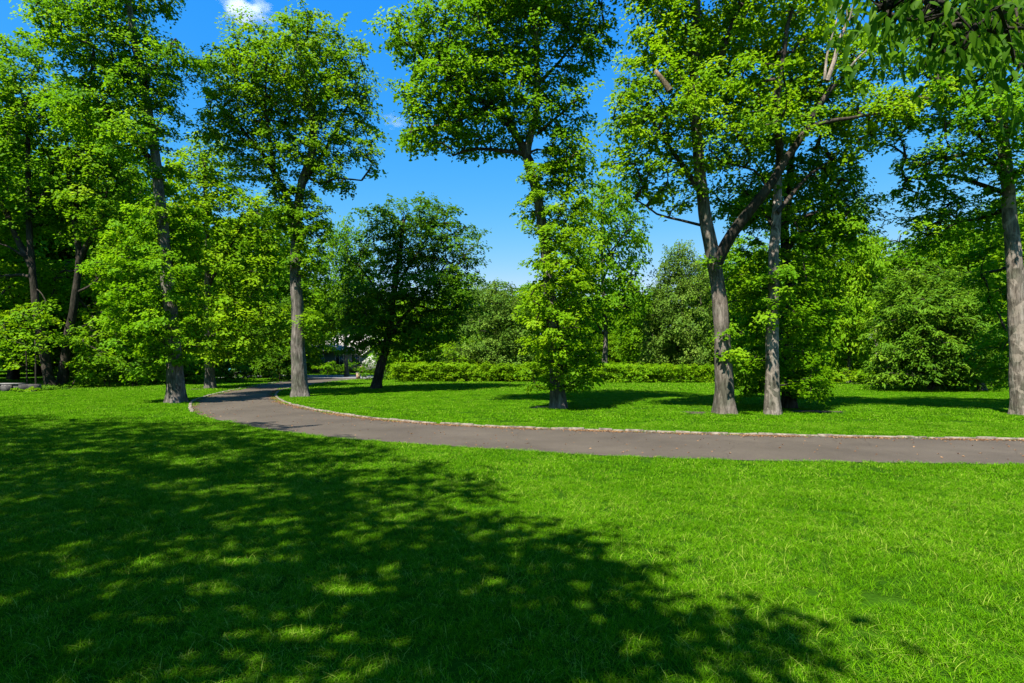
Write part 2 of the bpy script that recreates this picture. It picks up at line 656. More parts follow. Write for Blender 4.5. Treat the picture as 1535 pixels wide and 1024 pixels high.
rc = ramp(N, [(0.0, (0.6, 0.58, 0.55)), (0.008, (1, 1, 1))]); L.new(vc.outputs[0], rc.inputs[0])
mu3 = N.new('ShaderNodeMix'); mu3.data_type = 'RGBA'; mu3.blend_type = 'MULTIPLY'; mu3.inputs[0].default_value = .7
L.new(mu2.outputs[2], mu3.inputs[6]); L.new(rc.outputs[0], mu3.inputs[7])
b = N.new('ShaderNodeBsdfPrincipled'); b.inputs['Roughness'].default_value = 0.85; b.inputs['Specular IOR Level'].default_value = 0.25
L.new(mu3.outputs[2], b.inputs['Base Color'])
bp = N.new('ShaderNodeBump'); bp.inputs['Strength'].default_value = 0.35; bp.inputs['Distance'].default_value = 0.01
L.new(n2.outputs[0], bp.inputs['Height']); L.new(bp.outputs[0], b.inputs['Normal'])
out = N.new('ShaderNodeOutputMaterial'); L.new(b.outputs[0], out.inputs[0])
ASPHALT = m
v = [(x, y, 0.006) for x, y in inner_r] + [(x, y, 0.006) for x, y in outer_r]
f = []
for i in range(NS - 1):
    f += [i, i + 1, NS + i + 1, NS + i]
o = obj('driveway', mesh_np('driveway', v, f, [4] * (NS - 1), ASPHALT))
tag(o, 'brownish asphalt driveway curving across the lawn', kind='structure')

GREYROAD = noisy_mat('street_asphalt', (0.10, 0.10, 0.105), (0.15, 0.15, 0.155), 3.0, 0.85, 0.1)
o = obj('street', mesh_np('street', [(-27, 50.4, 0.010), (-12.8, 50.4, 0.010), (-12.8, 61, 0.010), (-27, 61, 0.010)], [0, 1, 2, 3], [4], GREYROAD))
tag(o, 'pale grey street behind the hedge', kind='structure')

# kerb stones
STONE = noisy_mat('kerb_stone', (0.06, 0.049, 0.036), (0.205, 0.17, 0.13), 9.0, 0.9, 0.5)


def kerb(path, name, label, side, seed):
    rng = np.random.default_rng(seed)
    d = np.concatenate([[0], np.cumsum(np.linalg.norm(np.diff(path, axis=0), axis=1))])
    acc = Acc()
    s = 0.0
    at = lambda q: np.array([np.interp(q, d, path[:, 0]), np.interp(q, d, path[:, 1])])
    while s < d[-1] - 0.5:
        ln = rng.uniform(0.22, 0.48)
        if rng.random() < 0.035:
            s += rng.uniform(0.1, 0.3)
        a, c = at(s), at(s + ln - 0.012)
        t = (c - a) / (np.linalg.norm(c - a) + 1e-9)
        nrm = np.array([-t[1], t[0]]) * side
        w, h = rng.uniform(0.08, 0.10), rng.uniform(0.036, 0.058)
        off = rng.uniform(-0.02, 0.02)
        e = 0.014
        def ring(ins, z):
            A = a + t * ins + nrm * (off + ins); B = c - t * ins + nrm * (off + ins)
            D = c - t * ins + nrm * (off + w - ins); E = a + t * ins + nrm * (off + w - ins)
            jz = rng.normal(0, 0.004, 4)
            return [(*A, z + jz[0]), (*B, z + jz[1]), (*D, z + jz[2]), (*E, z + jz[3])]
        vv = ring(0, -0.02) + ring(0, h - e) + ring(e, h)
        ff, ss = [], []
        for k in (0, 4):
            for i in range(4):
                j = (i + 1) % 4
                ff += [k + i, k + j, k + 4 + j, k + 4 + i]; ss.append(4)
        ff += [8, 9, 10, 11]; ss.append(4)
        acc.add(vv, ff, ss)
        s += ln
    o = obj(name, acc.mesh(name, STONE))
    tag(o, label, kind='structure')


kerb(resample(curve2(INNER), 900), 'kerb', 'weathered block kerb along the inner curve of the driveway', -1, 5)
kerb(resample(curve2(OUTER[12:]), 400), 'kerb', 'low block kerb on the left bend of the driveway', 1, 6)

# bare soil under two trees
SOIL = noisy_mat('bare_soil', (0.020, 0.015, 0.010), (0.060, 0.043, 0.028), 12, 0.95, 0.6)
soil_spots = []


def soil(px, py, rx, ry, seed):
    rng = np.random.default_rng(seed)
    x, y = G(px, py)
    a = np.linspace(0, 2 * math.pi, 28, endpoint=False)
    k = 1 + 0.25 * np.sin(3 * a + seed) + rng.normal(0, 0.10, 28)
    vv = [(x + math.cos(q) * rx * w, y + math.sin(q) * ry * w, 0.012) for q, w in zip(a, k)]
    o = obj('soil_patch', mesh_np('soil_patch', vv, list(range(28)), [28], SOIL))
    tag(o, kind='structure')
    soil_spots.append((x, y, rx * 0.85, ry * 0.85))


soil(1050, 619, 0.55, 0.45, 1)
soil(1215, 617, 0.8, 0.5, 2)
soil(815, 611, 0.45, 0.4, 3)
soil(300, 583.5, 0.8, 0.8, 4)

# ------------------------------------------------------------------ grass (one object, instanced tufts)
GRASS, nt, N, L = new_mat('grass_blades')
at = N.new('ShaderNodeAttribute'); at.attribute_name = 'tint'
geo = N.new('ShaderNodeNewGeometry')
n1 = N.new('ShaderNodeTexNoise'); n1.inputs['Scale'].default_value = 0.9; n1.inputs['Detail'].default_value = 5; n1.inputs['Roughness'].default_value = .6
L.new(geo.outputs['Position'], n1.inputs['Vector'])
ad = N.new('ShaderNodeMath'); ad.operation = 'MULTIPLY_ADD'
L.new(n1.outputs[0], ad.inputs[0]); ad.inputs[1].default_value = 0.85; ad.inputs[2].default_value = -0.41
ad2 = N.new('ShaderNodeMath'); ad2.operation = 'ADD'
L.new(at.outputs['Fac'], ad2.inputs[0]); L.new(ad.outputs[0], ad2.inputs[1])
r1 = ramp(N, [(0.0, (0.028, 0.108, 0.0015)), (0.45, (0.078, 0.215, 0.0015)), (0.8, (0.140, 0.310, 0.004)), (1.0, (0.28, 0.37, 0.05))])
L.new(ad2.outputs[0], r1.inputs[0])
b = N.new('ShaderNodeBsdfPrincipled'); b.inputs['Roughness'].default_value = 0.5; b.inputs['Specular IOR Level'].default_value = 0.02
L.new(r1.outputs[0], b.inputs['Base Color'])
t = N.new('ShaderNodeBsdfTranslucent'); L.new(r1.outputs[0], t.inputs['Color'])
mx = N.new('ShaderNodeMixShader'); mx.inputs[0].default_value = 0.35
L.new(b.outputs[0], mx.inputs[1]); L.new(t.outputs[0], mx.inputs[2])
out = N.new('ShaderNodeOutputMaterial'); L.new(mx.outputs[0], out.inputs[0])


def tuft(rng, radius, n, h0, h1, wid, lean):
    a = rng.random(n) * 6.283
    rr = np.sqrt(rng.random(n)) * radius
    p = np.stack([np.cos(a) * rr, np.sin(a) * rr, np.full(n, -0.005)], 1)
    h = rng.uniform(h0, h1, n) * np.where(rng.random(n) < 0.06, 1.45, 1.0)
    b = rng.random(n) * 6.283
    dr = np.stack([np.cos(b), np.sin(b), np.zeros(n)], 1)
    wv = np.stack([-np.sin(b), np.cos(b), np.zeros(n)], 1)
    ln = rng.uniform(0.15, lean, n) * h
    w = wid * rng.uniform(0.7, 1.3, n)
    lv = []
    for t_, wf in ((0, 1.0), (0.45, 0.9), (0.8, 0.6)):
        c = p + dr * (ln * t_ ** 2)[:, None]
        c[:, 2] += h * (t_ - 0.22 * t_ ** 2)
        lv += [c - wv * (w * wf / 2)[:, None], c + wv * (w * wf / 2)[:, None]]
    c = p + dr * ln[:, None] * 1.15
    c[:, 2] += h * 0.78
    lv.append(c)
    v = np.stack(lv, 1).reshape(-1, 3)
    i = np.arange(n)[:, None] * 7
    f = np.concatenate([i, i + 1, i + 3, i + 2, i + 2, i + 3, i + 5, i + 4, i + 4, i + 5, i + 6], 1).ravel()
    s = np.tile([4, 4, 3], n)
    tint = np.clip(rng.normal(0.42, 0.30, n), 0, 1)
    tint[rng.random(n) < 0.012] = 1.0
    return v, f, s, np.repeat(tint, 7)


tufts = bpy.data.collections.new('tufts')
rg = np.random.default_rng(77)
KINDS = []
for k in range(14):
    if k < 5:
        q = tuft(rg, 0.085, 62, 0.020, 0.046, 0.0030, 1.9)
    elif k < 9:
        q = tuft(rg, 0.13, 78, 0.022, 0.048, 0.0048, 1.6)
    elif k < 12:
        q = tuft(rg, 0.26, 100, 0.024, 0.050, 0.010, 1.3)
    else:
        q = tuft(rg, 0.45, 95, 0.035, 0.070, 0.022, 1.1)
    me = mesh_np('tuft_%02d' % k, *q[:3], GRASS, False, {'tint': q[3]})
    tufts.objects.link(bpy.data.objects.new('tuft_%02d' % k, me))


def scatter(y0, y1, dens, k0, k1, margin=2.2):
    xm = 0.92 * y1 + margin
    n = int((y1 - y0) * 2 * xm * dens)
    x = rg.uniform(-xm, xm, n)
    y = rg.uniform(y0, y1, n)
    ok = np.abs(x) < 0.92 * y + margin
    ok &= ~in_poly(x, y, road_poly)
    ok &= ~((y > 50.2) & (y < 61.2) & (x > -27) & (x < -12.8))
    for sx, sy, ra, rb in soil_spots:
        ok &= ((x - sx) / ra) ** 2 + ((y - sy) / rb) ** 2 > rg.uniform(0.5, 1.2, n)
    x, y = x[ok], y[ok]
    return x, y, rg.integers(k0, k1, len(x))


sets = [scatter(1.6, 7.5, 200, 0, 5), scatter(7.5, 14.5, 75, 5, 9), scatter(14.5, 30, 19, 9, 12), scatter(30, 50, 6.5, 12, 14), scatter(61, 75, 3, 12, 14)]
for bx, by in [G(264, 604), G(450, 595), G(837, 613), G(1086, 621), G(1158, 622), G(1184, 613), G(1533, 623), G(563, 583.5), G(315, 582.5)]:
    q = rg.random(70) * 6.283
    rr = rg.uniform(.28, .55, 70)
    sets.append((bx + np.cos(q) * rr, by + np.sin(q) * rr, rg.integers(5, 9, 70)))
gx = np.concatenate([s[0] for s in sets]); gy = np.concatenate([s[1] for s in sets]); gk = np.concatenate([s[2] for s in sets])
gn = len(gx)
me = bpy.data.meshes.new('lawn_grass')
me.vertices.add(gn)
me.vertices.foreach_set('co', np.stack([gx, gy, np.zeros(gn)], 1).astype(np.float32).ravel())
a = me.attributes.new('kind_index', 'INT', 'POINT'); a.data.foreach_set('value', gk.astype(np.int32))
a = me.attributes.new('rot', 'FLOAT_VECTOR', 'POINT')
a.data.foreach_set('vector', np.stack([rg.normal(0, .05, gn), rg.normal(0, .05, gn), rg.random(gn) * 6.283], 1).astype(np.float32).ravel())
hz = NZ(np.stack([gx * 1.1 + 50, gy * 1.1 + 50, np.full(gn, 3.3)], 1))
sc = 0.85 + 0.35 * hz + rg.normal(0, 0.08, gn)
sc[-630:] *= 1.5
a = me.attributes.new('scl', 'FLOAT_VECTOR', 'POINT')
a.data.foreach_set('vector', np.stack([np.ones(gn), np.ones(gn), sc], 1).astype(np.float32).ravel())
grass = obj('lawn_grass', me)
tag(grass, 'mown bright green grass of the lawn', 'grass', kind='stuff')
ng = bpy.data.node_groups.new('grass_instances', 'GeometryNodeTree')
ng.interface.new_socket('Geometry', in_out='INPUT', socket_type='NodeSocketGeometry')
ng.interface.new_socket('Geometry', in_out='OUTPUT', socket_type='NodeSocketGeometry')
gi, go = ng.nodes.new('NodeGroupInput'), ng.nodes.new('NodeGroupOutput')
ip = ng.nodes.new('GeometryNodeInstanceOnPoints')
ci = ng.nodes.new('GeometryNodeCollectionInfo')
ci.inputs['Collection'].default_value = tufts
ci.inputs['Separate Children'].default_value = True
ci.inputs['Reset Children'].default_value = True


def named(tp, nm):
    q = ng.nodes.new('GeometryNodeInputNamedAttribute')
    q.data_type = tp
    q.inputs['Name'].default_value = nm
    return next(s for s in q.outputs if s.name == 'Attribute' and s.enabled)


ng.links.new(gi.outputs[0], ip.inputs['Points'])
ng.links.new(ci.outputs[0], ip.inputs['Instance'])
ip.inputs['Pick Instance'].default_value = True
ng.links.new(named('INT', 'kind_index'), ip.inputs['Instance Index'])
ng.links.new(named('FLOAT_VECTOR', 'rot'), ip.inputs['Rotation'])
ng.links.new(named('FLOAT_VECTOR', 'scl'), ip.inputs['Scale'])
ng.links.new(ip.outputs[0], go.inputs[0])
md = grass.modifiers.new('grass', 'NODES')
md.node_group = ng

# dry leaf litter on the drive
LIT = leaf_mat('dry_litter', [(0, (0.08, 0.042, 0.02)), (0.5, (0.215, 0.11, 0.048)), (1, (0.32, 0.21, 0.11))], 0.1, 0.8)
rl = np.random.default_rng(9)
pts = []
nrm = np.gradient(inner_r, axis=0)
nrm = norm(nrm)
side = np.stack([nrm[:, 1], -nrm[:, 0]], 1)      # guess; flip towards outer below
chk = np.sum(side * (outer_r - inner_r), 1)
side *= np.sign(chk)[:, None]
for i in range(24000):
    k = rl.uniform(20, NS - 40)
    a, fr = int(k), k % 1
    q = inner_r[a] * (1 - fr) + inner_r[a + 1] * fr
    dist = abs(rl.normal(0, 0.13)) + 0.01
    if NZ(np.array([[k * .35 + 20, 3.1, 2.2]]))[0] < rl.uniform(0.0, .62):
        continue
    pts.append(q + side[a] * dist)
for i in range(1500):
    a = rl.integers(20, NS - 40)
    w = rl.random() ** 1.4
    pts.append(inner_r[a] * (1 - w) + outer_r[a] * w)
for i in range(1500):
    k = rl.integers(150, NS - 30)
    pts.append(outer_r[k] - side[k] * (abs(rl.normal(0, 0.12)) - .02))
pts = np.array(pts)
cen = np.concatenate([pts, np.full((len(pts), 1), 0.016)], 1)
v, f, s, t = sprays(rl, cen, np.tile([1.0, 0, 0], (len(cen), 1)), 0.02, 1, 0.036, flat=0.0, droop=0, tilt=0.15, lean=0)
me = mesh_np('leaf_litter', v, f, s, LIT, False, {'tint': rl.random(len(v))})
tag(obj('leaf_litter', me), 'dry brown leaf litter along the kerb and on the driveway', 'leaf litter', kind='stuff')

# ------------------------------------------------------------------ the big trees of the photo
photo_tree('maple_tree', 'tall left-leaning tree with bushy lower foliage beside the left driveway bend', (264, 604), 11,
    [(264, 604), (262, 560), (252, 430), (241, 310), (230, 215), (214, 125), (200, 55), (188, -50)],
    [([(231, 250), (215, 225), (190, 205), (150, 160), (120, 120, -.6)], 0.13, 0.04),
     ([(216, 130), (240, 90), (265, 60, -.5)], 0.08, 0.03), ([(225, 180), (180, 110, .8), (130, 60, 1)], 0.09, 0.03)],
    [(150, 55, 85, 70), (215, 105, 68, 62), (105, 5, 50, 45), (180, -50, 90, 60), (222, 180, 48, 45), (265, 90, 35, 25), (140, 160, 55, 45), (90, 25, 40, 20), (212, 190, 34, 26, -.7), (245, 265, 28, 22, .3), (180, 215, 35, 22, -.3)],
    [(200, 350, 38, 22, -.3), (235, 320, 40, 18), (185, 400, 42, 20, -.4), (215, 440, 50, 22, -.6), (190, 480, 40, 18, -.3), (285, 470, 30, 70, .8), (275, 370, 36, 50, .9), (215, 515, 50, 18, -.3), (230, 552, 34, 14), (178, 435, 28, 16), (250, 395, 36, 18, -.9), (240, 480, 40, 18, -.9), (285, 330, 22, 20, .5), (248, 372, 24, 18, -.6), (254, 435, 26, 20, -.6), (258, 497, 26, 20, -.6), (264, 532, 22, 14, -.5)],
    leaf='mid', bark='grey', r=(0.30, 0.08), lower_leaf='bright', trunk_from=0.45)

photo_tree('maple_tree', 'tall tree with straight grey trunk and full crown at the inner driveway bend', (450, 595), 12,
    [(450, 595), (447, 540), (446, 470), (443, 400), (445, 330), (452, 275), (468, 225), (466, 160), (450, 90), (440, 35)],
    [([(443, 345), (428, 290), (402, 245), (375, 210), (345, 170)], 0.17, 0.05),
     ([(456, 262), (480, 275), (505, 268), (541, 269)], 0.07, 0.03),
     ([(452, 280), (490, 220, .6), (520, 160, .8), (540, 120, .8)], 0.12, 0.04),
     ([(410, 250), (400, 180, -.8), (395, 110, -1)], 0.1, 0.03)],
    [(430, 105, 95, 80), (512, 165, 55, 85), (355, 165, 55, 75), (440, 45, 55, 28), (345, 105, 42, 38), (535, 225, 38, 35), (400, 225, 60, 55), (470, 215, 60, 60), (500, 80, 45, 40), (330, 190, 30, 35), (505, 265, 30, 22)],
    [(470, 335, 28, 45, -.2), (435, 310, 30, 40), (468, 480, 14, 25), (440, 385, 18, 15), (470, 400, 16, 30)],
    leaf='mid', bark='grey', r=(0.33, 0.07), R=0.55, n=98, size=0.128, gap=0.30, spacing=0.52, trunk_from=0.45)

photo_tree('maple_tree', 'tall tree mid-lawn with a leafy sleeve of shoots down its trunk', (837, 613), 13,
    [(837, 613), (834, 560), (826, 460), (815, 350), (802, 280), (790, 230), (803, 175), (804, 100), (801, 20), (800, -70)],
    [([(795, 245), (772, 200), (735, 160), (700, 138), (650, 95), (600, 60)], 0.15, 0.03),
     ([(790, 232), (755, 225), (715, 222), (680, 236)], 0.09, 0.03),
     ([(775, 205), (745, 120, .8), (735, 50, 1.0), (730, -30, 1.2)], 0.11, 0.04),
     ([(804, 130), (840, 90, .4), (870, 50, .5)], 0.07, 0.03), ([(735, 160), (690, 180, -.6), (630, 195, -.8)], 0.06, 0.02),
     ([(806, 200), (840, 170, -.4), (865, 150, -.5)], 0.06, 0.02)],
    [(740, 60, 115, 65), (645, 55, 60, 50), (690, 135, 95, 50), (800, 10, 95, 85), (862, 55, 42, 75), (690, 190, 75, 35), (640, 150, 40, 45), (835, 150, 50, 60), (850, 230, 35, 35), (780, -70, 150, 60), (630, 205, 35, 22), (745, 190, 50, 35), (760, 105, 55, 45), (790, 150, 40, 40, -.6), (880, 40, 35, 60), (600, 50, 28, 28)],
    [(848, 325, 42, 45), (842, 395, 48, 45), (838, 465, 56, 55), (846, 530, 52, 46), (818, 555, 36, 32), (862, 560, 34, 26), (820, 280, 30, 38), (850, 265, 28, 26, .4), (800, 325, 20, 26), (868, 570, 26, 26), (805, 470, 32, 50, -.5), (868, 440, 32, 60, .4), (816, 312, 28, 30, -.5), (802, 262, 24, 22, -.4), (828, 350, 34, 30, -.6), (855, 300, 36, 45), (835, 240, 30, 24, .3), (835, 500, 50, 50, -.9), (838, 420, 45, 45, -.9), (845, 355, 35, 35, -.8)],
    leaf='mid', bark='grey', r=(0.25, 0.06), gap=0.29, lower_leaf='bright', hollow=0.3, trunk_from=0.5)

t4, y4 = photo_tree('maple_tree', 'tall tree forking into two great limbs, with dead wood high on its right limb', (1086, 621), 14,
    [(1086, 621), (1085, 560), (1079, 460), (1069, 385), (1056, 320), (1046, 220), (1040, 120), (1046, 10), (1042, -80)],
    [([(1072, 400), (1098, 350, -.3), (1148, 285, -.8), (1190, 220, -.9), (1228, 160, -.9), (1252, 128, -.9)], 0.19, 0.06),
     ([(1206, 192, -.9), (1240, 182, -.9), (1290, 175, -.8), (1350, 160, -.6), (1390, 148, -.4)], 0.07, 0.02),
     ([(1150, 282), (1130, 255), (1080, 240), (1062, 222)], 0.04, 0.02),
     ([(1052, 290), (1010, 230), (975, 170)], 0.10, 0.03), ([(1060, 340), (1020, 330), (985, 322), (950, 300)], 0.05, 0.02),
     ([(1170, 250), (1165, 160, -1), (1175, 60, -1.2), (1200, -20, -1.4)], 0.12, 0.04),
     ([(1043, 160), (1085, 80, -.8), (1110, 10, -1)], 0.10, 0.04), ([(1225, 165), (1265, 110, .6), (1290, 60, .8)], 0.06, .03)],
    [(990, 150, 70, 95), (1090, 115, 90, 90), (1180, 95, 75, 75), (1000, 50, 55, 65), (1100, 10, 120, 75), (1225, 45, 50, 80), (955, 235, 42, 50), (1060, 215, 75, 50), (1150, 180, 65, 45, .7), (1020, -60, 110, 60), (1000, 280, 50, 35), (935, 170, 28, 40), (1290, 165, 45, 35), (1100, 150, 90, 60, -1.6), (1185, 130, 50, 34, -1.2), (1220, 90, 40, 30, 1), (1290, 90, 45, 50, .8), (1275, 215, 35, 22, .4), (1318, 158, 42, 18, -.6), (1372, 146, 34, 16, -.4), (1205, 185, 24, 18, -1.2)],
    [(1064, 395, 14, 14), (1082, 500, 9, 8, -.2), (1090, 530, 8, 8, -.2), (1108, 430, 16, 22)],
    leaf='bright', bark='warm', r=(0.26, 0.09), trunk_from=0.42, gap=0.30)
# dead wood parts
acc = Acc()
for pts, r0, r1 in [([(1240, 122), (1250, 92), (1257, 62), (1271, 28), (1284, -6)], .055, .02),
                    ([(1236, 120), (1238, 90), (1246, 55), (1262, 8)], .035, .012),
                    ([(1257, 62), (1268, 40), (1268, 5)], .028, .01), ([(1275, 100), (1285, 88), (1300, 74)], .035, .015), ([(1271, 28), (1290, 18)], .02, .01)]:
    t4.limb(px_path(pts, y4 - 1.4), r0 * 1.15, r1 * 1.2, 7, acc=acc, grow=False, rough=0.05)
tag(obj('dead_branch', acc.mesh('dead_branch', BARK['dead'], True), t4.root), 'bare bleached dead branch')
acc = Acc()
t4.limb(px_path([(1004, 136), (998, 127), (990, 116), (983, 106)], y4 - 1.6), .09, .055, 9, acc=acc, grow=False, rough=0.02)
tag(obj('broken_stub', acc.mesh('broken_stub', BARK['stub'], True), t4.root), 'snapped brown branch stub')

photo_tree('maple_tree', 'straight pale trunk with peeling bark, right beside the forked tree', (1158, 622), 15,
    [(1158, 622), (1157, 560), (1158, 470), (1160, 380), (1164, 310, .2), (1166, 255, .6), (1169, 215, 1.0)],
    [([(1164, 320), (1205, 270, .5), (1245, 240, .8)], 0.08, 0.03), ([(1163, 345), (1130, 300, .8), (1110, 280, 1)], 0.07, 0.03)],
    [(1215, 255, 70, 40, 1), (1250, 300, 50, 40, 1), (1120, 300, 50, 40, 1.2), (1190, 190, 70, 50, 1.6), (1200, 330, 40, 30, 1.2)],
    [(1125, 440, 34, 55, .8), (1195, 470, 35, 75, .7), (1115, 540, 30, 50, .9), (1200, 560, 38, 40, .6), (1155, 470, 22, 22, -.3), (1190, 400, 35, 35, .9), (1140, 400, 30, 40, 1.2), (1152, 412, 24, 16, -.4), (1165, 445, 26, 18, -.3)],
    leaf='mid', bark='pale', r=(0.20, 0.10), trunk_from=0.5)

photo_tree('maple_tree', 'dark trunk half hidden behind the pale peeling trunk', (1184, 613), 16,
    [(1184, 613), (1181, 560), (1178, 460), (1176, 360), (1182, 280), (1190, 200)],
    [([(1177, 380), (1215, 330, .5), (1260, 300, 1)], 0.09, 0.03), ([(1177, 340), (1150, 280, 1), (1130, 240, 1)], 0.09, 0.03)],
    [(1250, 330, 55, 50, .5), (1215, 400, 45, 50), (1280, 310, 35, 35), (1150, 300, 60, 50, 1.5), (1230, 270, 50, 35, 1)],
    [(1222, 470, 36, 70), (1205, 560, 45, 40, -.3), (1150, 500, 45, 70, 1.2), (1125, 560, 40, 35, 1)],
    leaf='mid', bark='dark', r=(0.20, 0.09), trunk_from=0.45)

photo_tree('maple_tree', 'big rough-barked tree with low spreading boughs at the right edge', (1533, 623), 17,
    [(1533, 623), (1530, 560), (1525, 470), (1518, 370), (1510, 280), (1502, 190), (1498, 90), (1500, -20)],
    [([(1508, 262), (1470, 232), (1425, 235), (1375, 250)], 0.09, 0.03), ([(1505, 220), (1460, 150, -.5), (1400, 110, -.8)], 0.10, 0.03),
     ([(1510, 290), (1465, 275, .6), (1420, 262, .8), (1360, 270, 1)], 0.08, 0.025), ([(1514, 310), (1460, 330, 1), (1410, 330, 1.4)], 0.07, 0.02),
     ([(1503, 200), (1580, 140), (1640, 120)], 0.1, 0.03), ([(1500, 120), (1450, 50, .6), (1400, 0, 1)], 0.09, 0.03)],
    [(1475, 120, 75, 60), (1400, 150, 65, 45), (1495, 215, 55, 40, -.6), (1430, 235, 70, 30), (1400, 60, 70, 55), (1450, 320, 55, 35, 1.2), (1380, 345, 38, 35, 1.2), (1600, 120, 90, 90), (1480, 30, 90, 60), (1600, 260, 60, 60), (1405, 285, 45, 25, 1), (1480, 170, 50, 30, -1.2), (1395, 245, 45, 20, .3), (1375, 275, 30, 18, .9), (1330, 195, 30, 16, .5), (1512, 150, 50, 38, -.8), (1532, 235, 30, 36, -.7), (1450, 160, 50, 30, -.5)],
    [(1485, 400, 30, 60, 1.8), (1500, 520, 22, 70, 2.2)],
    leaf='mid', bark='pale', r=(0.245, 0.10), trunk_from=0.5)

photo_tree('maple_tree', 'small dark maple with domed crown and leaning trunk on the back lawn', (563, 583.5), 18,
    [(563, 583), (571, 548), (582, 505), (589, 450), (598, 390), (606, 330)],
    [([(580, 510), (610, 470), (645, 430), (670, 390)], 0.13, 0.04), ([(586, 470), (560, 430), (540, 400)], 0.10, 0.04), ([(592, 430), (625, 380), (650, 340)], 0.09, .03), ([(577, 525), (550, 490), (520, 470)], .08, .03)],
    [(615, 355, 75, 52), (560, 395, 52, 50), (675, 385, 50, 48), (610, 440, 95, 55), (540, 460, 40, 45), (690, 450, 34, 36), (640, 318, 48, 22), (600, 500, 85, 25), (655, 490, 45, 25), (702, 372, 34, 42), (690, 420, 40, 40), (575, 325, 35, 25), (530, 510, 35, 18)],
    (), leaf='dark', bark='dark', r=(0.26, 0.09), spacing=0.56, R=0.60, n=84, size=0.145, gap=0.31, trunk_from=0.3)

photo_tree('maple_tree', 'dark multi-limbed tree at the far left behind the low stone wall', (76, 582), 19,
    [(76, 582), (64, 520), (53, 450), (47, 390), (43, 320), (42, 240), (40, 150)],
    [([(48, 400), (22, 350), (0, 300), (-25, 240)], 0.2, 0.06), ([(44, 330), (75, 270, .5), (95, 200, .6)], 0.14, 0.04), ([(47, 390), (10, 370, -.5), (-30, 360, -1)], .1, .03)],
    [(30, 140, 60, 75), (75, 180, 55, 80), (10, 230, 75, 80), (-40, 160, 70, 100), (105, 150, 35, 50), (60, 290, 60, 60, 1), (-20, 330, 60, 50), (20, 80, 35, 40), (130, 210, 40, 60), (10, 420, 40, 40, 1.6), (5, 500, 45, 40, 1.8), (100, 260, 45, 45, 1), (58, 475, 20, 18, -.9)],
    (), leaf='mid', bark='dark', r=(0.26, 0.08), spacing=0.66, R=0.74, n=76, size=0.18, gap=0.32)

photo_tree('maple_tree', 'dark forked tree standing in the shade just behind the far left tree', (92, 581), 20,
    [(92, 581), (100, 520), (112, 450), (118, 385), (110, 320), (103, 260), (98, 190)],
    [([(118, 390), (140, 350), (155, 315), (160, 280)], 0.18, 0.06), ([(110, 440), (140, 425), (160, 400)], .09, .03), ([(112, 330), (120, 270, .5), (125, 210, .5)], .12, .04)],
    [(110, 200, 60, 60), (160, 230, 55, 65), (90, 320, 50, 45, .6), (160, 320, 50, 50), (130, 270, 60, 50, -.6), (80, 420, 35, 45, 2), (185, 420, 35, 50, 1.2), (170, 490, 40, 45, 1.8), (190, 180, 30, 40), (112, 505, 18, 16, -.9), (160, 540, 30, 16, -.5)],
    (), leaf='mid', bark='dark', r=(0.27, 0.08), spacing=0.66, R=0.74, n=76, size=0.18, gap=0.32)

photo_tree('maple_tree', 'fresh light green tree with slim trunk between the two trees by the driveway bend', (315, 582.5), 21,
    [(315, 582), (314, 540), (312, 450), (310, 360), (308, 280), (305, 230)],
    [([(312, 430), (345, 370), (375, 320)], 0.09, 0.03), ([(311, 400), (280, 350), (265, 310)], 0.08, .03)],
    [(310, 270, 50, 55), (350, 330, 55, 60), (270, 340, 40, 55), (380, 400, 45, 60), (320, 400, 60, 60), (360, 470, 55, 50), (300, 480, 45, 50), (400, 330, 35, 45), (310, 225, 28, 22), (400, 480, 35, 40), (340, 520, 60, 22)],
    (), leaf='bright', bark='grey', r=(0.27, 0.08), spacing=0.62, R=0.72, n=76, size=0.18, gap=0.28, trunk_from=0.3)

# ------------------------------------------------------------------ background trees (one mesh pair per kind, copied)
def proto_tree(seed, leaf, bark, h=12.0, w=4.6, clear=0.05, n=74, size=0.25, spacing=0.78, shape='oval', low_trunk=2):
    t = Tree('woodland_tree', None, (0, 0, 0), seed, leaf, bark, cat=None)
    rng = t.rng
    pts = [(0, 0, 0)] + [(rng.normal(0, .18), rng.normal(0, .18), h * k) for k in (.2, .4, .6, .8, .95)]
    t.limb(pts, 0.26, 0.05, 12, 0.15, trunk=True)
    for k in range(6):
        a = k * 2.4 + rng.random()
        z0 = h * (0.22 + 0.09 * k)
        l = w * rng.uniform(.5, .8) * (1 - .08 * k)
        t.limb([(0, 0, z0), (math.cos(a) * l * .5, math.sin(a) * l * .5, z0 + l * .4), (math.cos(a) * l, math.sin(a) * l, z0 + l * .75)], 0.09, 0.03, 7)
    bl = []
    z0 = clear * h
    for k in range(24):
        u = (k + rng.random()) / 24
        z = z0 + (h - z0) * (0.08 + .84 * u)
        env = {'oval': math.sin(math.pi * (0.24 + .66 * u)) ** .6, 'cone': (1 - u) ** .8 + .12, 'dome': math.sqrt(max(0.05, 1 - u ** 2))}[shape]
        a = k * 2.4
        rad = w * env * .6
        rb = w * rng.uniform(.30, .46) * (0.55 + .5 * env)
        bl.append(((math.cos(a) * rad, math.sin(a) * rad, z), (rb, rb, rb * rng.uniform(.7, .95))))
    bl.append(((0, 0, z0 + (h - z0) * .5), (w * .5, w * .5, (h - z0) * .42)))
    cl = t.fill(bl, spacing, 0.2, 0.28, 0.45)
    cl = cl[cl[:, 2] > 0.3]
    cl, ax = t.grow(cl, rk=.013)
    t.finish()
    t.leaves('crown', cl, ax, .95, n, size)
    return t.root


def copy_tree(root):
    r = root.copy()
    C.objects.link(r)
    for ch in root.children:
        c = ch.copy()
        C.objects.link(c)
        c.parent = r
    return r


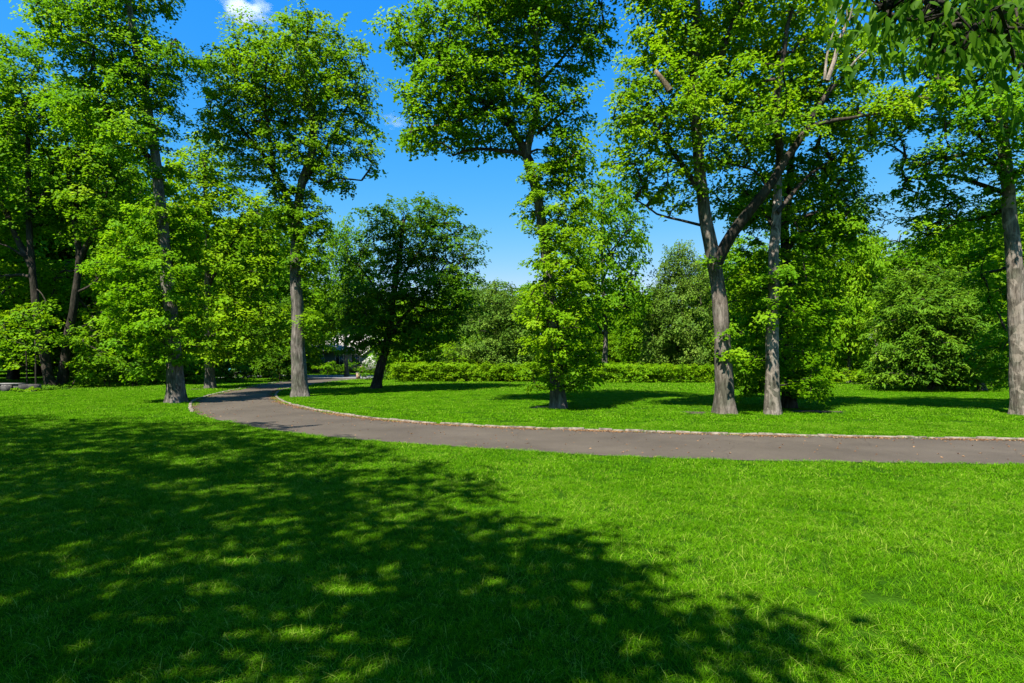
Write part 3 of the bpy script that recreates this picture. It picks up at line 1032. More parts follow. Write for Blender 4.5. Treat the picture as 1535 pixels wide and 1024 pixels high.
PROTO = {
    'mid': (proto_tree(31, 'mid', 'dark'), 12.0, 4.6), 'mid2': (proto_tree(32, 'mid', 'dark', clear=.05, shape='dome'), 12.0, 4.6),
    'bright': (proto_tree(33, 'bright', 'grey', clear=.06), 12.0, 4.6), 'grey': (proto_tree(34, 'grey', 'dark', clear=0.02, shape='dome', size=.2, n=80, spacing=.72), 12.0, 4.6),
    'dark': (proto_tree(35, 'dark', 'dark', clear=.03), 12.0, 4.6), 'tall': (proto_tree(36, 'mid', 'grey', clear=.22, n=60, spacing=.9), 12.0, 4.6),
}
used = set()
rb = random.Random(4)
WOODL = 'green tree in the dense wood behind the left lawn'
WOODR = 'green tree in the dense wood behind the right lawn'
WOODM = 'green tree in the far row beyond the hedge'
BG = [  # px centre, depth, top py, width px, kind, label, group
    (-150, 36, 60, 300, 'mid', WOODL), (20, 46, 170, 190, 'mid2', WOODL), (140, 50, 190, 190, 'bright', WOODL), (230, 56, 240, 170, 'mid', WOODL),
    (300, 60, 300, 150, 'dark', WOODL), (60, 62, 250, 200, 'dark', WOODL), (400, 52, 300, 150, 'mid', WOODL), (195, 44, 330, 130, 'mid2', WOODL), (-40, 55, 200, 200, 'dark', WOODL),
    (440, 66, 390, 110, 'bright', WOODL), (355, 70, 330, 160, 'mid2', WOODL), (255, 42, 400, 120, 'dark', WOODL), (420, 46, 440, 80, 'dark', WOODL),
    (520, 55, 325, 92, 'tall', 'open pale green tree between the grey trunk and the dark domed maple'),
    (590, 95, 430, 120, 'mid', WOODM), (690, 66, 405, 90, 'bright', WOODM), (500, 92, 420, 120, 'mid2', WOODM), (640, 88, 440, 110, 'dark', WOODM),
    (742, 45.5, 412, 125, 'grey', 'dense grey-green tree touching the ground left of the middle tree'),
    (622, 47.5, 445, 95, 'bright', 'light green young tree behind the low hedge, right of the leaning maple'), (600, 66, 455, 80, 'mid2', WOODM),
    (905, 72, 500, 80, 'mid2', WOODM), (960, 74, 495, 90, 'dark', WOODM), (1010, 78, 490, 90, 'mid2', WOODM), (840, 74, 495, 80, 'dark', WOODM), (700, 80, 490, 90, 'mid2', WOODM), (760, 78, 495, 80, 'dark', WOODM), (655, 82, 495, 80, 'dark', WOODM),
    (30, 78, 440, 200, 'mid2', WOODL), (160, 74, 440, 160, 'mid', WOODL), (-80, 72, 420, 200, 'mid2', WOODL), (280, 80, 440, 150, 'dark', WOODL),
    (1120, 82, 440, 150, 'mid2', WOODR), (1230, 84, 440, 150, 'mid', WOODR), (1340, 80, 440, 160, 'mid2', WOODR), (1520, 78, 420, 200, 'mid2', WOODR),
    (800, 66, 425, 110, 'mid2', WOODM), (770, 85, 420, 140, 'mid', WOODM), (860, 78, 430, 120, 'mid', WOODM), (930, 84, 420, 130, 'bright', WOODM),
    (905, 47.5, 262, 140, 'tall', 'tall open tree with bare lower trunk rising behind the hedge'),
    (1018, 48, 352, 110, 'grey', 'dense grey-green tree behind the hedge, left of the forked tree'),
    (965, 62, 425, 90, 'mid', WOODM), (1085, 56, 370, 120, 'mid2', WOODR), (1130, 50, 345, 120, 'mid', WOODR), (1060, 75, 400, 140, 'dark', WOODR),
    (1200, 47, 345, 120, 'mid2', WOODR), (1272, 40, 302, 100, 'bright', 'bright fresh green tree behind the shrubs on the right'), (1345, 50, 340, 130, 'mid', WOODR),
    (1425, 47, 325, 140, 'mid2', WOODR), (1500, 42, 290, 150, 'mid', WOODR), (1390, 66, 360, 180, 'dark', WOODR), (1480, 60, 330, 180, 'dark', WOODR),
    (1600, 36, 240, 200, 'mid2', WOODR), (1250, 64, 360, 150, 'dark', WOODR), (1720, 40, 200, 240, 'mid', WOODR), (1570, 50, 300, 160, 'bright', WOODR), (1180, 70, 400, 140, 'mid', WOODR),
]


def place(kind, x, y, h, w, label, group, name=None):
    root, ph, pw = PROTO[kind]
    if kind in used:
        r = copy_tree(root)
    else:
        r = root
        used.add(kind)
    r.location = (x, y, 0)
    r.rotation_euler = (0, 0, rb.random() * 6.28)
    sz = h / ph
    sw = w / (2 * pw * 0.92)
    r.scale = (sw, sw, sz)
    if name:
        r.name = name
    tag(r, label, 'tree', group)
    return r


for px, y, top, wpx, kind, lab in BG:
    h = EYE + (HY - top) / F * y
    grp = {WOODL: 'trees of the left wood', WOODR: 'trees of the right wood', WOODM: 'trees of the far row'}.get(lab)
    place(kind, (px - CX) / F * y, y, h, wpx / F * y, lab, grp)

# ------------------------------------------------------------------ shrubs, hedges
def bush_mesh(seed, leaf, rx, ry, h, spacing, R, n, size, part_root, name='foliage', box=False, **kw):
    rng = np.random.default_rng(seed)
    t = Tree.__new__(Tree)
    t.rng = rng
    t.base = np.zeros(3)
    t.wood = Acc()
    t.boughs = Acc()
    t.nodes = np.zeros((0, 3))
    t.leaf, t.bark, t.root = leaf, 'dark', part_root
    k = max(3, int(rx * ry * 3))
    xs, ys = rng.uniform(-rx, rx, k) * .75, rng.uniform(-ry, ry, k) * .5
    t.limb([(-rx * .8, 0, .02), (rx * .8, 0, .02)], .03, .03, 6)
    for a, b in zip(xs, ys):
        t.limb([(a, 0, .01), (a + rng.normal(0, .1), b + rng.normal(0, .1), h * .35), (a + rng.normal(0, .25), b + rng.normal(0, .15), h * .7)], 0.03, 0.01, 5, 0.1)
    if box:
        c = []
        nn = int(rx * ry * h * 4 / spacing ** 3 * 2)
        c = np.stack([rng.uniform(-rx, rx, nn), rng.uniform(-ry, ry, nn), rng.uniform(0.08, 1, nn) ** .8 * h], 1)
        top = h * (0.76 + 0.36 * NZ(np.stack([c[:, 0] * 1.4 + 30, c[:, 1] * 1.4 + 30, np.full(nn, seed * 1.7)], 1)))
        c[:, 2] *= top / h
        out = (np.abs(c[:, 1]) > ry * .35) | (c[:, 2] > top * .6)
        cl = c[out]
        # thin to spacing
        keep, cell = [], set()
        for p in cl:
            kk = tuple(np.floor(p / (spacing * .8)).astype(int))
            if kk not in cell:
                cell.add(kk)
                keep.append(p)
        cl = np.array(keep)
    else:
        bl = [((0, 0, h * .5), (rx, ry, h * .5))]
        for q in range(8):
            a = q * 2.4
            bl.append(((math.cos(a) * rx * .55, math.sin(a) * ry * .55, h * rng.uniform(.25, .75)), (rx * .45, ry * .45, h * .28)))
        cl = t.fill(bl, spacing, 0.2, 0.30, .8)
        cl = cl[cl[:, 2] > 0.06]
    cl, ax = t.grow(cl, rk=.004, rmin=.003)
    t.finish('stems')
    c0 = np.array([0, 0, h * .35])
    ax = norm(norm(cl - c0) + .5 * ax)
    t.leaves(name, cl, ax, R, n, size, **kw)


def bush(px0, px1, y, top, label, seed, leaf='mid', depth=None, name='shrub', cat='shrub', group=None, box=False, size=.13, spacing=.42, R=.36, n=44, **kw):
    x0, x1 = (px0 - CX) / F * y, (px1 - CX) / F * y
    h = EYE + (HY - top) / F * y
    rx = (x1 - x0) / 2
    ry = depth or max(.8, rx * .8)
    r = empty(name, ((x0 + x1) / 2, y, 0))
    tag(r, label, cat, group)
    bush_mesh(seed, leaf, rx, ry, h, spacing, R, n, size, r, box=box, **kw)
    return r


bush(588, 838, 42, 544, 'low bright green hedge left of the middle tree', 51, 'bright', .8, 'hedge', 'hedge', box=True, spacing=.36, R=.32, n=50, size=.12)
bush(858, 1080, 40.5, 546, 'low bumpy hedge between the middle tree and the forked tree', 52, 'bright', .8, 'hedge', 'hedge', box=True, spacing=.36, R=.32, n=50, size=.12)
bush(1090, 1235, 41, 553, 'low hedge in shade behind the pale peeling trunk', 53, 'mid', .8, 'hedge', 'hedge', box=True, spacing=.36, R=.32, n=50, size=.12)
bush(1232, 1300, 38, 550, 'bright sprawling shrub right of the bright fresh green tree', 54, 'bright', 1.0, box=False)
bush(1290, 1348, 36.5, 543, 'rounded shrub beside the big drooping evergreen', 55, 'bright', 1.0)
bush(468, 545, 63.5, 541, 'leafy shrub between the street and the brick house', 56, 'bright', 1.2, size=.18, spacing=.6, R=.5)
bush(536, 604, 46, 533, 'dark shrub behind the leaning maple trunk', 57, 'dark', .9)
bush(415, 470, 66, 535, 'leafy shrub across the street behind the grey trunk', 58, 'mid', 1.2, size=.18, spacing=.6, R=.5)
SH = 'dark leafy shrub in the shaded undergrowth behind the left lawn'
for i, (a, b_, y, tp) in enumerate([(95, 175, 34, 530), (150, 225, 35, 505), (205, 275, 36.5, 500), (262, 320, 38, 515), (318, 372, 41, 520), (400, 446, 43, 520), (120, 200, 40, 480), (330, 410, 50, 490)]):
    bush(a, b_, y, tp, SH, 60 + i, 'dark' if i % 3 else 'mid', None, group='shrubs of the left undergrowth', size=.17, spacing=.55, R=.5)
bush(24, 58, 28.6, 581, 'small green plant in front of the low stone wall', 75, 'mid', .5, name='plant', cat='plant', spacing=.22, R=.2, size=.09)
bush(52, 118, 31, 577, 'low mound of ground cover at the foot of the far left tree', 70, 'dark', 1.0, name='ground_cover_mound', cat='plant', spacing=.3, R=.25, size=.1)
bush(1105, 1150, 38, 520, 'upright shrub in the gap between the forked and pale trunks', 71, 'mid', .9, spacing=.5, R=.45)
bush(1480, 1535, 33, 520, 'dark shrub left of the big trunk at the right edge', 72, 'dark', 1.0, spacing=.5, R=.45)
bush(585, 662, 47, 510, 'yellow-green bush behind the low hedge in front of the white porch', 74, 'bright', 1.0, spacing=.5, R=.45)
bush(660, 720, 44, 500, 'yellow-green shrub behind the low hedge, right of the leaning maple', 73, 'bright', 1.0, spacing=.5, R=.45)

# drooping evergreen
r_y = 30.5
base = np.array([(1400 - CX) / F * r_y, r_y, 0])
t = Tree('hemlock_tree', 'big rounded drooping evergreen reaching the ground on the right', base, 81, 'fir', 'warm')
t.limb(base + np.array([(0, 0, 0), (.1, 0, 2), (-.1, .1, 4), (0, 0, 6)]), .22, .05, 12, .1, trunk=True)
t.limb(base + np.array([(2.1, -.6, 0), (1.9, -.5, 1), (1.6, -.3, 2.2), (1.2, 0, 3.4)]), .16, .04, 10, .1, trunk=True)
cl = t.fill(pblobs([(1400, 470, 75, 60), (1365, 440, 50, 40), (1430, 440, 50, 40), (1400, 415, 40, 22), (1345, 500, 40, 50), (1450, 490, 40, 60), (1400, 540, 85, 38), (1340, 545, 40, 30), (1455, 545, 40, 30), (1400, 490, 70, 60, -1.6), (1360, 540, 50, 35, -1.4), (1430, 530, 45, 40, -1.4)], r_y), .58, .2, .30)
cl = cl[cl[:, 2] > .12]
cl, ax = t.grow(cl, rk=.009, up=.18)
t.finish()
ax2 = norm(norm(cl - np.array([0, 0, 2.5])) + .4 * ax)
t.leaves('crown', cl, ax2, .62, 74, .24, aspect=.30, flat=.14, droop=.55, tilt=.35, lean=.5)

# saplings
def sapling(px, py, top, label, seed, bark='dark', lean=4, r=.045, crown=None, leaf='bright'):
    b0, y = ground_base(px, py)
    t = Tree('sapling', label, b0, seed, leaf, bark)
    t.limb(px_path([(px, py), (px - lean * .4, (py + top) / 2), (px - lean, top)], y), r, r * .5, 8, .3, trunk=True)
    cl = t.fill(pblobs(crown, y, dmin=.6), .6, .4, .3)
    cl, ax = t.grow(cl, rk=.006, rmin=.004)
    t.finish()
    t.leaves('crown', cl, ax, .5, 40, .15)
    return y


sapling(41, 583.5, 500, 'thin curved sapling behind the low stone wall', 91, crown=[(25, 490, 30, 30), (20, 540, 28, 14), (45, 470, 25, 25)])
sapling(54, 584.5, 510, 'thin straight sapling right of the curved sapling', 92, lean=1, crown=[(56, 505, 25, 28), (62, 470, 22, 22)])
yb = sapling(1317, 577, 478, 'thin pale leaning trunk rising from the shrubs, a white box beside it', 93, 'pale', 6, .13, crown=[(1312, 470, 25, 18), (1330, 500, 16, 18), (1300, 480, 15, 14)], leaf='mid')

# birdhouse on the thin pale trunk
WHITE = noisy_mat('white_paint', (0.45, 0.45, 0.44), (0.6, 0.6, 0.585), 6, .6, .1)
DARKM = noisy_mat('dark_opening', (0.01, 0.01, 0.01), (0.02, 0.02, 0.02), 6, .8, 0)
pb = P(1305, 506, yb - .05)
r = empty('birdhouse', tuple(pb))
tag(r, 'small white birdhouse fixed beside the thin pale trunk', 'birdhouse')
a = Acc(); a.prism([(-.11, -.12), (.11, -.12), (.11, .08), (0, .18), (-.11, .08)], -.1, .1); obj('box', a.mesh('box', WHITE), r)
a = Acc(); a.prism([(-.15, .07), (0, .21), (.15, .07), (.15, .10), (0, .24), (-.15, .10)], -.14, .14); obj('roof', a.mesh('roof', WHITE), r)
a = Acc(); a.tube([(0, -.104, .02), (0, -.09, .02)], [.03, .03], 12, cap=True); a.box(-.03, .03, -.1045, -.1015, -.01, .05); obj('entrance_hole', a.mesh('entrance_hole', DARKM), r)
a = Acc(); a.box(.10, .30, -.02, .02, -.02, .02); obj('bracket', a.mesh('bracket', BARK['dead']), r)

# ------------------------------------------------------------------ low stone wall, brick post
def stone_mat(name, c0, c1, mortar, sc):
    m, nt, N, L = new_mat(name)
    tc = N.new('ShaderNodeTexCoord')
    vo = N.new('ShaderNodeTexVoronoi'); vo.inputs['Scale'].default_value = sc
    L.new(tc.outputs['Object'], vo.inputs['Vector'])
    ve = N.new('ShaderNodeTexVoronoi'); ve.feature = 'DISTANCE_TO_EDGE'; ve.inputs['Scale'].default_value = sc
    L.new(tc.outputs['Object'], ve.inputs['Vector'])
    r0 = ramp(N, [(0.2, c0), (0.8, c1)]); L.new(vo.outputs['Color'], r0.inputs[0])
    r1 = ramp(N, [(0.02, (1, 1, 1)), (0.06, (0, 0, 0))]); L.new(ve.outputs[0], r1.inputs[0])
    mx = N.new('ShaderNodeMix'); mx.data_type = 'RGBA'
    L.new(r1.outputs[0], mx.inputs[0]); L.new(r0.outputs[0], mx.inputs[6]); mx.inputs[7].default_value = (*mortar, 1)
    b = N.new('ShaderNodeBsdfPrincipled'); b.inputs['Roughness'].default_value = .9
    L.new(mx.outputs[2], b.inputs['Base Color'])
    bp = N.new('ShaderNodeBump'); bp.inputs['Strength'].default_value = .8; bp.inputs['Distance'].default_value = .03
    L.new(ve.outputs[0], bp.inputs['Height']); L.new(bp.outputs[0], b.inputs['Normal'])
    out = N.new('ShaderNodeOutputMaterial'); L.new(b.outputs[0], out.inputs[0])
    return m


def brick_mat():
    m, nt, N, L = new_mat('brick')
    tc = N.new('ShaderNodeTexCoord')
    mp = N.new('ShaderNodeMapping'); mp.inputs['Rotation'].default_value = (math.radians(90), 0, 0)
    L.new(tc.outputs['Object'], mp.inputs[0])
    br = N.new('ShaderNodeTexBrick'); br.inputs['Scale'].default_value = 1.0
    br.inputs['Color1'].default_value = (.20, .09, .055, 1); br.inputs['Color2'].default_value = (.29, .16, .10, 1); br.inputs['Mortar'].default_value = (.28, .25, .22, 1)
    br.inputs['Brick Width'].default_value = .22; br.inputs['Row Height'].default_value = .075; br.inputs['Mortar Size'].default_value = .008
    L.new(mp.outputs[0], br.inputs['Vector'])
    b = N.new('ShaderNodeBsdfPrincipled'); b.inputs['Roughness'].default_value = .9
    L.new(br.outputs[0], b.inputs['Base Color'])
    out = N.new('ShaderNodeOutputMaterial'); L.new(b.outputs[0], out.inputs[0])
    return m


BRICK = brick_mat()
FIELD = stone_mat('field_stone', (.025, .023, .020), (.09, .082, .072), (.015, .013, .012), 4)
CAP = noisy_mat('cap_stone', (.11, .105, .095), (.20, .19, .175), 7, .85, .3)
wy = 29.2
r = empty('stone_wall', (P(-60, 540, wy)[0], wy, 0))
tag(r, 'low dark stone wall with pale cap slabs at the far left', 'wall')
xw = P(52, 540, wy)[0] - r.location.x
a = Acc(); a.box(0, xw, 0, .42, -.05, .36)
a.box(2.2, 2.7, -.10, -.003, -.05, .34)
obj('wall_body', a.mesh('wall_body', FIELD), r)
a = Acc()
x = -.04
rr = random.Random(2)
while x < xw - 1.2:
    l = rr.uniform(.7, 1.2)
    a.box(x, x + l - .015, -.05, .47, .361, .41 + rr.uniform(-.01, .01))
    x += l
obj('cap', a.mesh('cap', CAP), r)

pp = P(537, 566, 49)
r = empty('brick_post', (pp[0], 49, 0))
tag(r, 'short red brick post where the driveway meets the street', 'post')
a = Acc(); a.box(-.14, .14, -.14, .14, -.02, .50); obj('shaft', a.mesh('shaft', BRICK), r)
a = Acc(); a.box(-.16, .16, -.16, .16, .502, .55); obj('cap', a.mesh('cap', CAP), r)

# ------------------------------------------------------------------ house beyond the street
hy = 72.0
hx0, hx1 = P(456, 0, hy)[0], P(650, 0, hy)[0]
house = empty('brick_house', (hx0, hy, 0))
tag(house, 'low brick house with pale roof and white porch, glimpsed across the street', 'house')
W = hx1 - hx0
SID = noisy_mat('white_siding', (.30, .30, .295), (.38, .38, .37), 2, .6, .05)
ROOF = noisy_mat('pale_shingle', (.22, .20, .18), (.34, .32, .295), 5, .9, .3)
GLASS, nt, N, L = new_mat('window_glass')
b = N.new('ShaderNodeBsdfPrincipled'); b.inputs['Base Color'].default_value = (.03, .05, .07, 1); b.inputs['Roughness'].default_value = .06
out = N.new('ShaderNodeOutputMaterial'); L.new(b.outputs[0], out.inputs[0])
a = Acc(); a.box(0, W, 0, 8, 0, 2.72); obj('wall', a.mesh('wall', SID), house)
a = Acc(); a.box(.02, 2.4, -.12, -.003, 0, 1.95); a.box(2.4, W - .02, -.12, -.003, 0, .8); obj('brick_facing', a.mesh('brick_facing', BRICK), house)
a = Acc()
e = .7
v = [(-e, -e, 2.70), (W + e, -e, 2.70), (W + e, 8 + e, 2.70), (-e, 8 + e, 2.70), (3.2, 4, 5.0), (W - 3.2, 4, 5.0), (-e, -e, 2.86), (W + e, -e, 2.86), (W + e, 8 + e, 2.86), (-e, 8 + e, 2.86)]
a.add(v, [3, 2, 1, 0, 0, 1, 7, 6, 1, 2, 8, 7, 2, 3, 9, 8, 3, 0, 6, 9, 6, 7, 5, 4, 7, 8, 5, 8, 9, 4, 5, 9, 6, 4], [4, 4, 4, 4, 4, 4, 3, 4, 3])
rf = obj('roof', a.mesh('roof', ROOF), house)
a = Acc(); a.box(W * .62, W * .62 + .9, 5, 5.8, 4.2, 6.0); obj('chimney', a.mesh('chimney', BRICK), rf)


def window(x, z, w, h):
    a = Acc()
    for q in ((x - .08, x, z, z + h), (x + w, x + w + .08, z, z + h), (x - .08, x + w + .08, z - .08, z), (x - .08, x + w + .08, z + h, z + h + .08), (x + w / 2 - .025, x + w / 2 + .025, z, z + h)):
        a.box(q[0], q[1], -.16, -.122, q[2], q[3])
    fr = obj('window', a.mesh('window', WHITE), house)
    a = Acc(); a.box(x, x + w, -.14, -.125, z, z + h); obj('pane', a.mesh('pane', GLASS), fr)


for x in (1.5, 4.0, 6.0, 12.2, 14.2):
    window(x, 1.0, 1.0, 1.25)
gx0 = P(552, 0, hy)[0] - hx0
a = Acc(); a.prism([(gx0, 0), (gx0 + 2.6, 0), (gx0 + 2.6, 2.1), (gx0 + 1.3, 3.1), (gx0, 2.1)], -2.2, -.13); gb = obj('gable', a.mesh('gable', SID), house)
a = Acc(); a.prism([(gx0 - .35, 1.95), (gx0 + 1.3, 3.22), (gx0 + 2.95, 1.95), (gx0 + 2.95, 2.13), (gx0 + 1.3, 3.40), (gx0 - .35, 2.13)], -2.5, -.2); obj('bargeboard', a.mesh('bargeboard', WHITE), gb)
px0 = gx0 + 2.9
a = Acc(); a.box(px0, W + .2, -2.4, -.7, 2.50, 2.66); obj('porch_roof', a.mesh('porch_roof', WHITE), house)
for k in range(5):
    x = px0 + .15 + k * (W - px0) / 4.2
    a = Acc(); a.tube([(x, -2.25, 0), (x, -2.25, 2.49)], [.12, .09], 12); a.box(x - .16, x + .16, -2.41, -2.09, 2.38, 2.495); a.box(x - .16, x + .16, -2.41, -2.09, 0, .16)
    obj('column', a.mesh('column', WHITE), house)
a = Acc(); a.box(px0, W, -2.3, -2.2, 0.82, 0.88)
for k in range(34):
    x = px0 + .1 + k * (W - px0 - .2) / 33
    a.box(x - .02, x + .02, -2.27, -2.23, 0.1, .819)
obj('railing', a.mesh('railing', WHITE), house)

# ------------------------------------------------------------------ parked car glimpsed through the shrubs
TEAL = noisy_mat('teal_car_paint', (.04, .16, .19), (.05, .19, .22), 2, .25, 0, spec=.6)
RUB = noisy_mat('rubber', (.015, .015, .015), (.03, .03, .03), 20, .8, .1)
cy = 54.0
car = empty('parked_car', (P(383, 0, cy)[0], cy, 0))
tag(car, 'teal parked car almost hidden behind the shaded shrubs', 'car')
prof = [(-2.15, .35), (-2.2, .6), (-2.1, .82), (-1.55, .92), (-.95, 1.36), (-.5, 1.46), (.55, 1.46), (1.05, 1.30), (1.55, .95), (2.05, .88), (2.18, .6), (2.12, .35)]
a = Acc(); a.prism(prof, -.82, .82); obj('body', a.mesh('body', TEAL), car)
for x0, x1, x2, x3 in ((-1.22, -.3, -.3, -.82), (-.2, .62, .62, -.2), (.7, 1.25, .98, .7)):
    for sgn in (-1, 1):
        a = Acc(); yv = sgn * .822
        a.prism([(x0, .97), (x1, .97), (x2, 1.38 if x2 < .9 else 1.28), (x3, 1.38)], min(yv, yv + sgn * .01), max(yv, yv + sgn * .01)); obj('window', a.mesh('window', GLASS), car)
for x in (-1.35, 1.35):
    for sgn in (-1, 1):
        a = Acc(); a.tube([(x, sgn * .62, .33), (x, sgn * .64, .33), (x, sgn * .83, .33), (x, sgn * .85, .33)], [.2, .33, .33, .26], 20, cap=True); wh = obj('wheel', a.mesh('wheel', RUB), car)
        a = Acc(); a.tube([(x, sgn * .852, .33), (x, sgn * .86, .33)], [.2, .17], 14, cap=True); obj('rim', a.mesh('rim', CAP), wh)
for sgn in (-1, 1):
    a = Acc(); a.box(-2.205, -2.15, sgn * .6 - .16, sgn * .6 + .16, .62, .76); obj('headlight', a.mesh('headlight', WHITE), car)

# ------------------------------------------------------------------ trees beside and behind the camera that shade the lawn
def shade_tree(label, trunk_xy, blobs, seed, heights):
    t = Tree('maple_tree', label, (trunk_xy[0], trunk_xy[1], 0), seed, 'mid', 'grey')
    b0 = t.base
    bl = []
    for (gx_, gy_, rr_), h in zip(blobs, heights):
        c = np.array([gx_ - SUN_H[0] * KS * h, gy_ - SUN_H[1] * KS * h, h])
        bl.append((c, (rr_, rr_, rr_ * .75)))
    top = max(heights)
    cen = np.mean([b_[0] for b_ in bl], 0)
    t.limb([b0, b0 + [0.1, .1, 3], b0 + (cen - b0) * [.2, .2, 0] + [0, 0, 5], [cen[0] * .5 + b0[0] * .5, cen[1] * .5 + b0[1] * .5, top]], .4, .1, 16, .4, trunk=True)
    for c, r_ in bl:
        s = b0 + [0, 0, 3.8]
        t.limb([s, (s + c) / 2 + [0, 0, .8], c], .14, .04, 8, .3)
    return t, bl


def in_view(p, margin=60):
    """world points that would project into the photo frame"""
    y = p[:, 1]
    px = CX + F * p[:, 0] / np.maximum(y, .01)
    py = HY - F * (p[:, 2] - EYE) / np.maximum(y, .01)
    return (y > .05) & (px > -margin) & (px < 1535 + margin) & (py > -margin) & (py < 1024 + margin)


t, bl = shade_tree('tall shade tree outside the left edge, casting the big shadow on the near lawn', (-7.5, .5),
                   [(-2.2, 4.3, 2.9), (-5.0, 6.6, 3.3), (-.3, 3.7, 1.5), (-4.2, 9.2, 2.6), (-8.0, 6.2, 3.6), (-5, 3.2, 3.0), (-1.8, 7.4, 1.4), (.45, 3.25, 1.15), (-.2, 4.7, 1.0), (.1, 3.9, 1.0), (.85, 2.95, .9)], 101, [9, 10, 8, 11, 9, 8, 10, 8, 8, 8, 7.5])
cl = np.vstack([t.fill(bl[:-4], .58, .3, .435, .75), t.fill(bl[-4:], .5, .45, .31, .8)])
cl = cl[~in_view(cl + t.base)]
cl, ax = t.grow(cl); t.finish(); t.leaves('crown', cl, ax, .55, 60, .14)
t, bl = shade_tree('tall shade tree outside the left edge, beyond the first shade tree', (-15.5, 6.5),
                   [(-9.0, 11.2, 3.0), (-12, 12.6, 3.0), (-15.5, 13, 3.4), (-6.6, 12.2, 1.9), (-12, 9, 3.2)], 102, [10, 11, 9, 11, 8])
cl = t.fill(bl, .66, .3, .36)
cl = cl[~in_view(cl + t.base)]
cl, ax = t.grow(cl); t.finish(); t.leaves('crown', cl, ax, .58, 60, .15)

# overhanging tree: trunk behind the camera, leafy bough dipping into the top right corner
b0 = np.array([4.6, -3.0, 0])
t = Tree('overhanging_tree', 'near tree whose large dark leaves hang into the top right corner', b0, 111, 'over', 'dark')
t.limb([b0, b0 + [0, .1, 2], b0 + [-.2, .3, 4.2], b0 + [-.4, .6, 7]], .26, .1, 16, .4, trunk=True)
t.limb([b0 + [-.1, .2, 3.0], [4.2, -1.0, 3.5], [2.8, .1, 3.2], [1.6, .8, 2.68], [.85, 1.2, 2.40]], .05, .006, 10, .3, rough=.03)
t.limb([[3.3, -.1, 3.36], [2.3, .6, 2.9], [1.7, 1.05, 2.6], [1.3, 1.3, 2.42]], .025, .005, 8, .2, rough=.03)
for q in range(5):
    a_ = q * 1.3 + .4
    t.limb([b0 + [-.2, .3, 4.0], b0 + [math.cos(a_) * 1.2, math.sin(a_) * 1.2, 5.4], b0 + [math.cos(a_) * 2.2, math.sin(a_) * 2.2, 6.2]], .1, .03, 8, .3)
t.limb([b0 + [-.2, .3, 4.2], [3.4, -1.8, 5.2], [2.4, -1.8, 5.8]], .1, .03, 8, .3)
rng_keep = t.rng.random
# upper crown behind the camera (its shade falls mostly behind the picture)
cl = t.fill([((4.2, -2.2, 6.3), (2.6, 2.2, 1.3)), ((2.0, -.9, 6.4), (2.0, 1.3, 1.0)), ((.4, -.6, 6.8), (1.4, 1.2, .9)), ((3.4, -.4, 5.6), (1.5, 1.1, .8))], .5, .5, .25)
w_ = cl + t.base
shY = w_[:, 1] + SUN_H[1] * KS * w_[:, 2]
cl = cl[(shY < 2.1) & ~in_view(w_, 120) & (rng_keep(len(cl)) < .55)]
cl, ax = t.grow(cl)
# dipping boughs
fr = []
rng = t.rng
for (px_, py_, n_, sx, sy) in [(1318, 22, 16, 16, 26), (1350, 26, 26, 34, 28), (1410, 30, 34, 45, 30), (1475, 45, 44, 40, 34), (1522, 75, 36, 26, 44), (1534, 150, 6, 8, 30), (1455, 85, 16, 34, 20), (1380, 60, 10, 25, 15)]:
    for k in range(int(n_ * .62)):
        y_ = rng.uniform(1.0, 1.42)
        fr.append(P(px_ + rng.normal(0, sx * .6), py_ + rng.normal(0, sy * .45) - 33, y_))
for k in range(60):
    fr.append(np.array([rng.uniform(1.0, 2.2), rng.uniform(.2, .85), rng.uniform(2.45, 2.75)]))
fr = np.array(fr) - t.base
nod = t.nodes
fr, fax = t.grow(fr, rk=.0013, rmin=.0010, up=.05, step=.15)
t.finish()
t.leaves('crown', cl, ax, .5, 60, .12)
# individual ovate pointed leaves hanging from the twigs
nl = 15
m_ = len(fr) * nl
cpos = np.repeat(fr, nl, 0) + rng.normal(0, .05, (m_, 3))
d = norm(np.repeat(fax, nl, 0) * .6 + rng.normal(0, .45, (m_, 3)) + [0, 0, -1.0])
nb = norm(np.array([0, -.6, .5]) + rng.normal(0, .5, (m_, 3)))
nb = norm(nb - d * np.sum(nb * d, 1, keepdims=True))
wv = np.cross(nb, d)
ln = rng.uniform(.022, .038, m_)[:, None]
prof = [(0, .0), (.14, .11), (.36, .17), (.6, .14), (.82, .065), (1.0, 0)]
vs = []
for u, wd in prof:
    cc = cpos + d * ln * u - nb * ln * .22 * u * u
    if wd == 0:
        vs.append(cc)
    else:
        vs += [cc + wv * ln * wd + nb * ln * wd * .35, cc, cc - wv * ln * wd + nb * ln * wd * .35]
V = np.stack(vs, 1)
nv = V.shape[1]
tri = []
siz = []
tri += [0, 2, 1, 0, 3, 2]; siz += [3, 3]
for q in range(3):
    a_ = 1 + q * 3; b_ = a_ + 3
    tri += [a_, a_ + 1, b_ + 1, b_, a_ + 1, a_ + 2, b_ + 2, b_ + 1]; siz += [4, 4]
tri += [10, 11, 13, 11, 12, 13]; siz += [3, 3]
ff = (np.arange(m_)[:, None] * nv + np.array(tri)[None]).ravel()
me = mesh_np('hanging_leaves', V.reshape(-1, 3), ff, np.tile(siz, m_), LEAF['over'], True, {'tint': np.repeat(np.clip(rng.normal(.45, .2, m_), 0, 1), nv)})
obj('hanging_leaves', me, t.root)

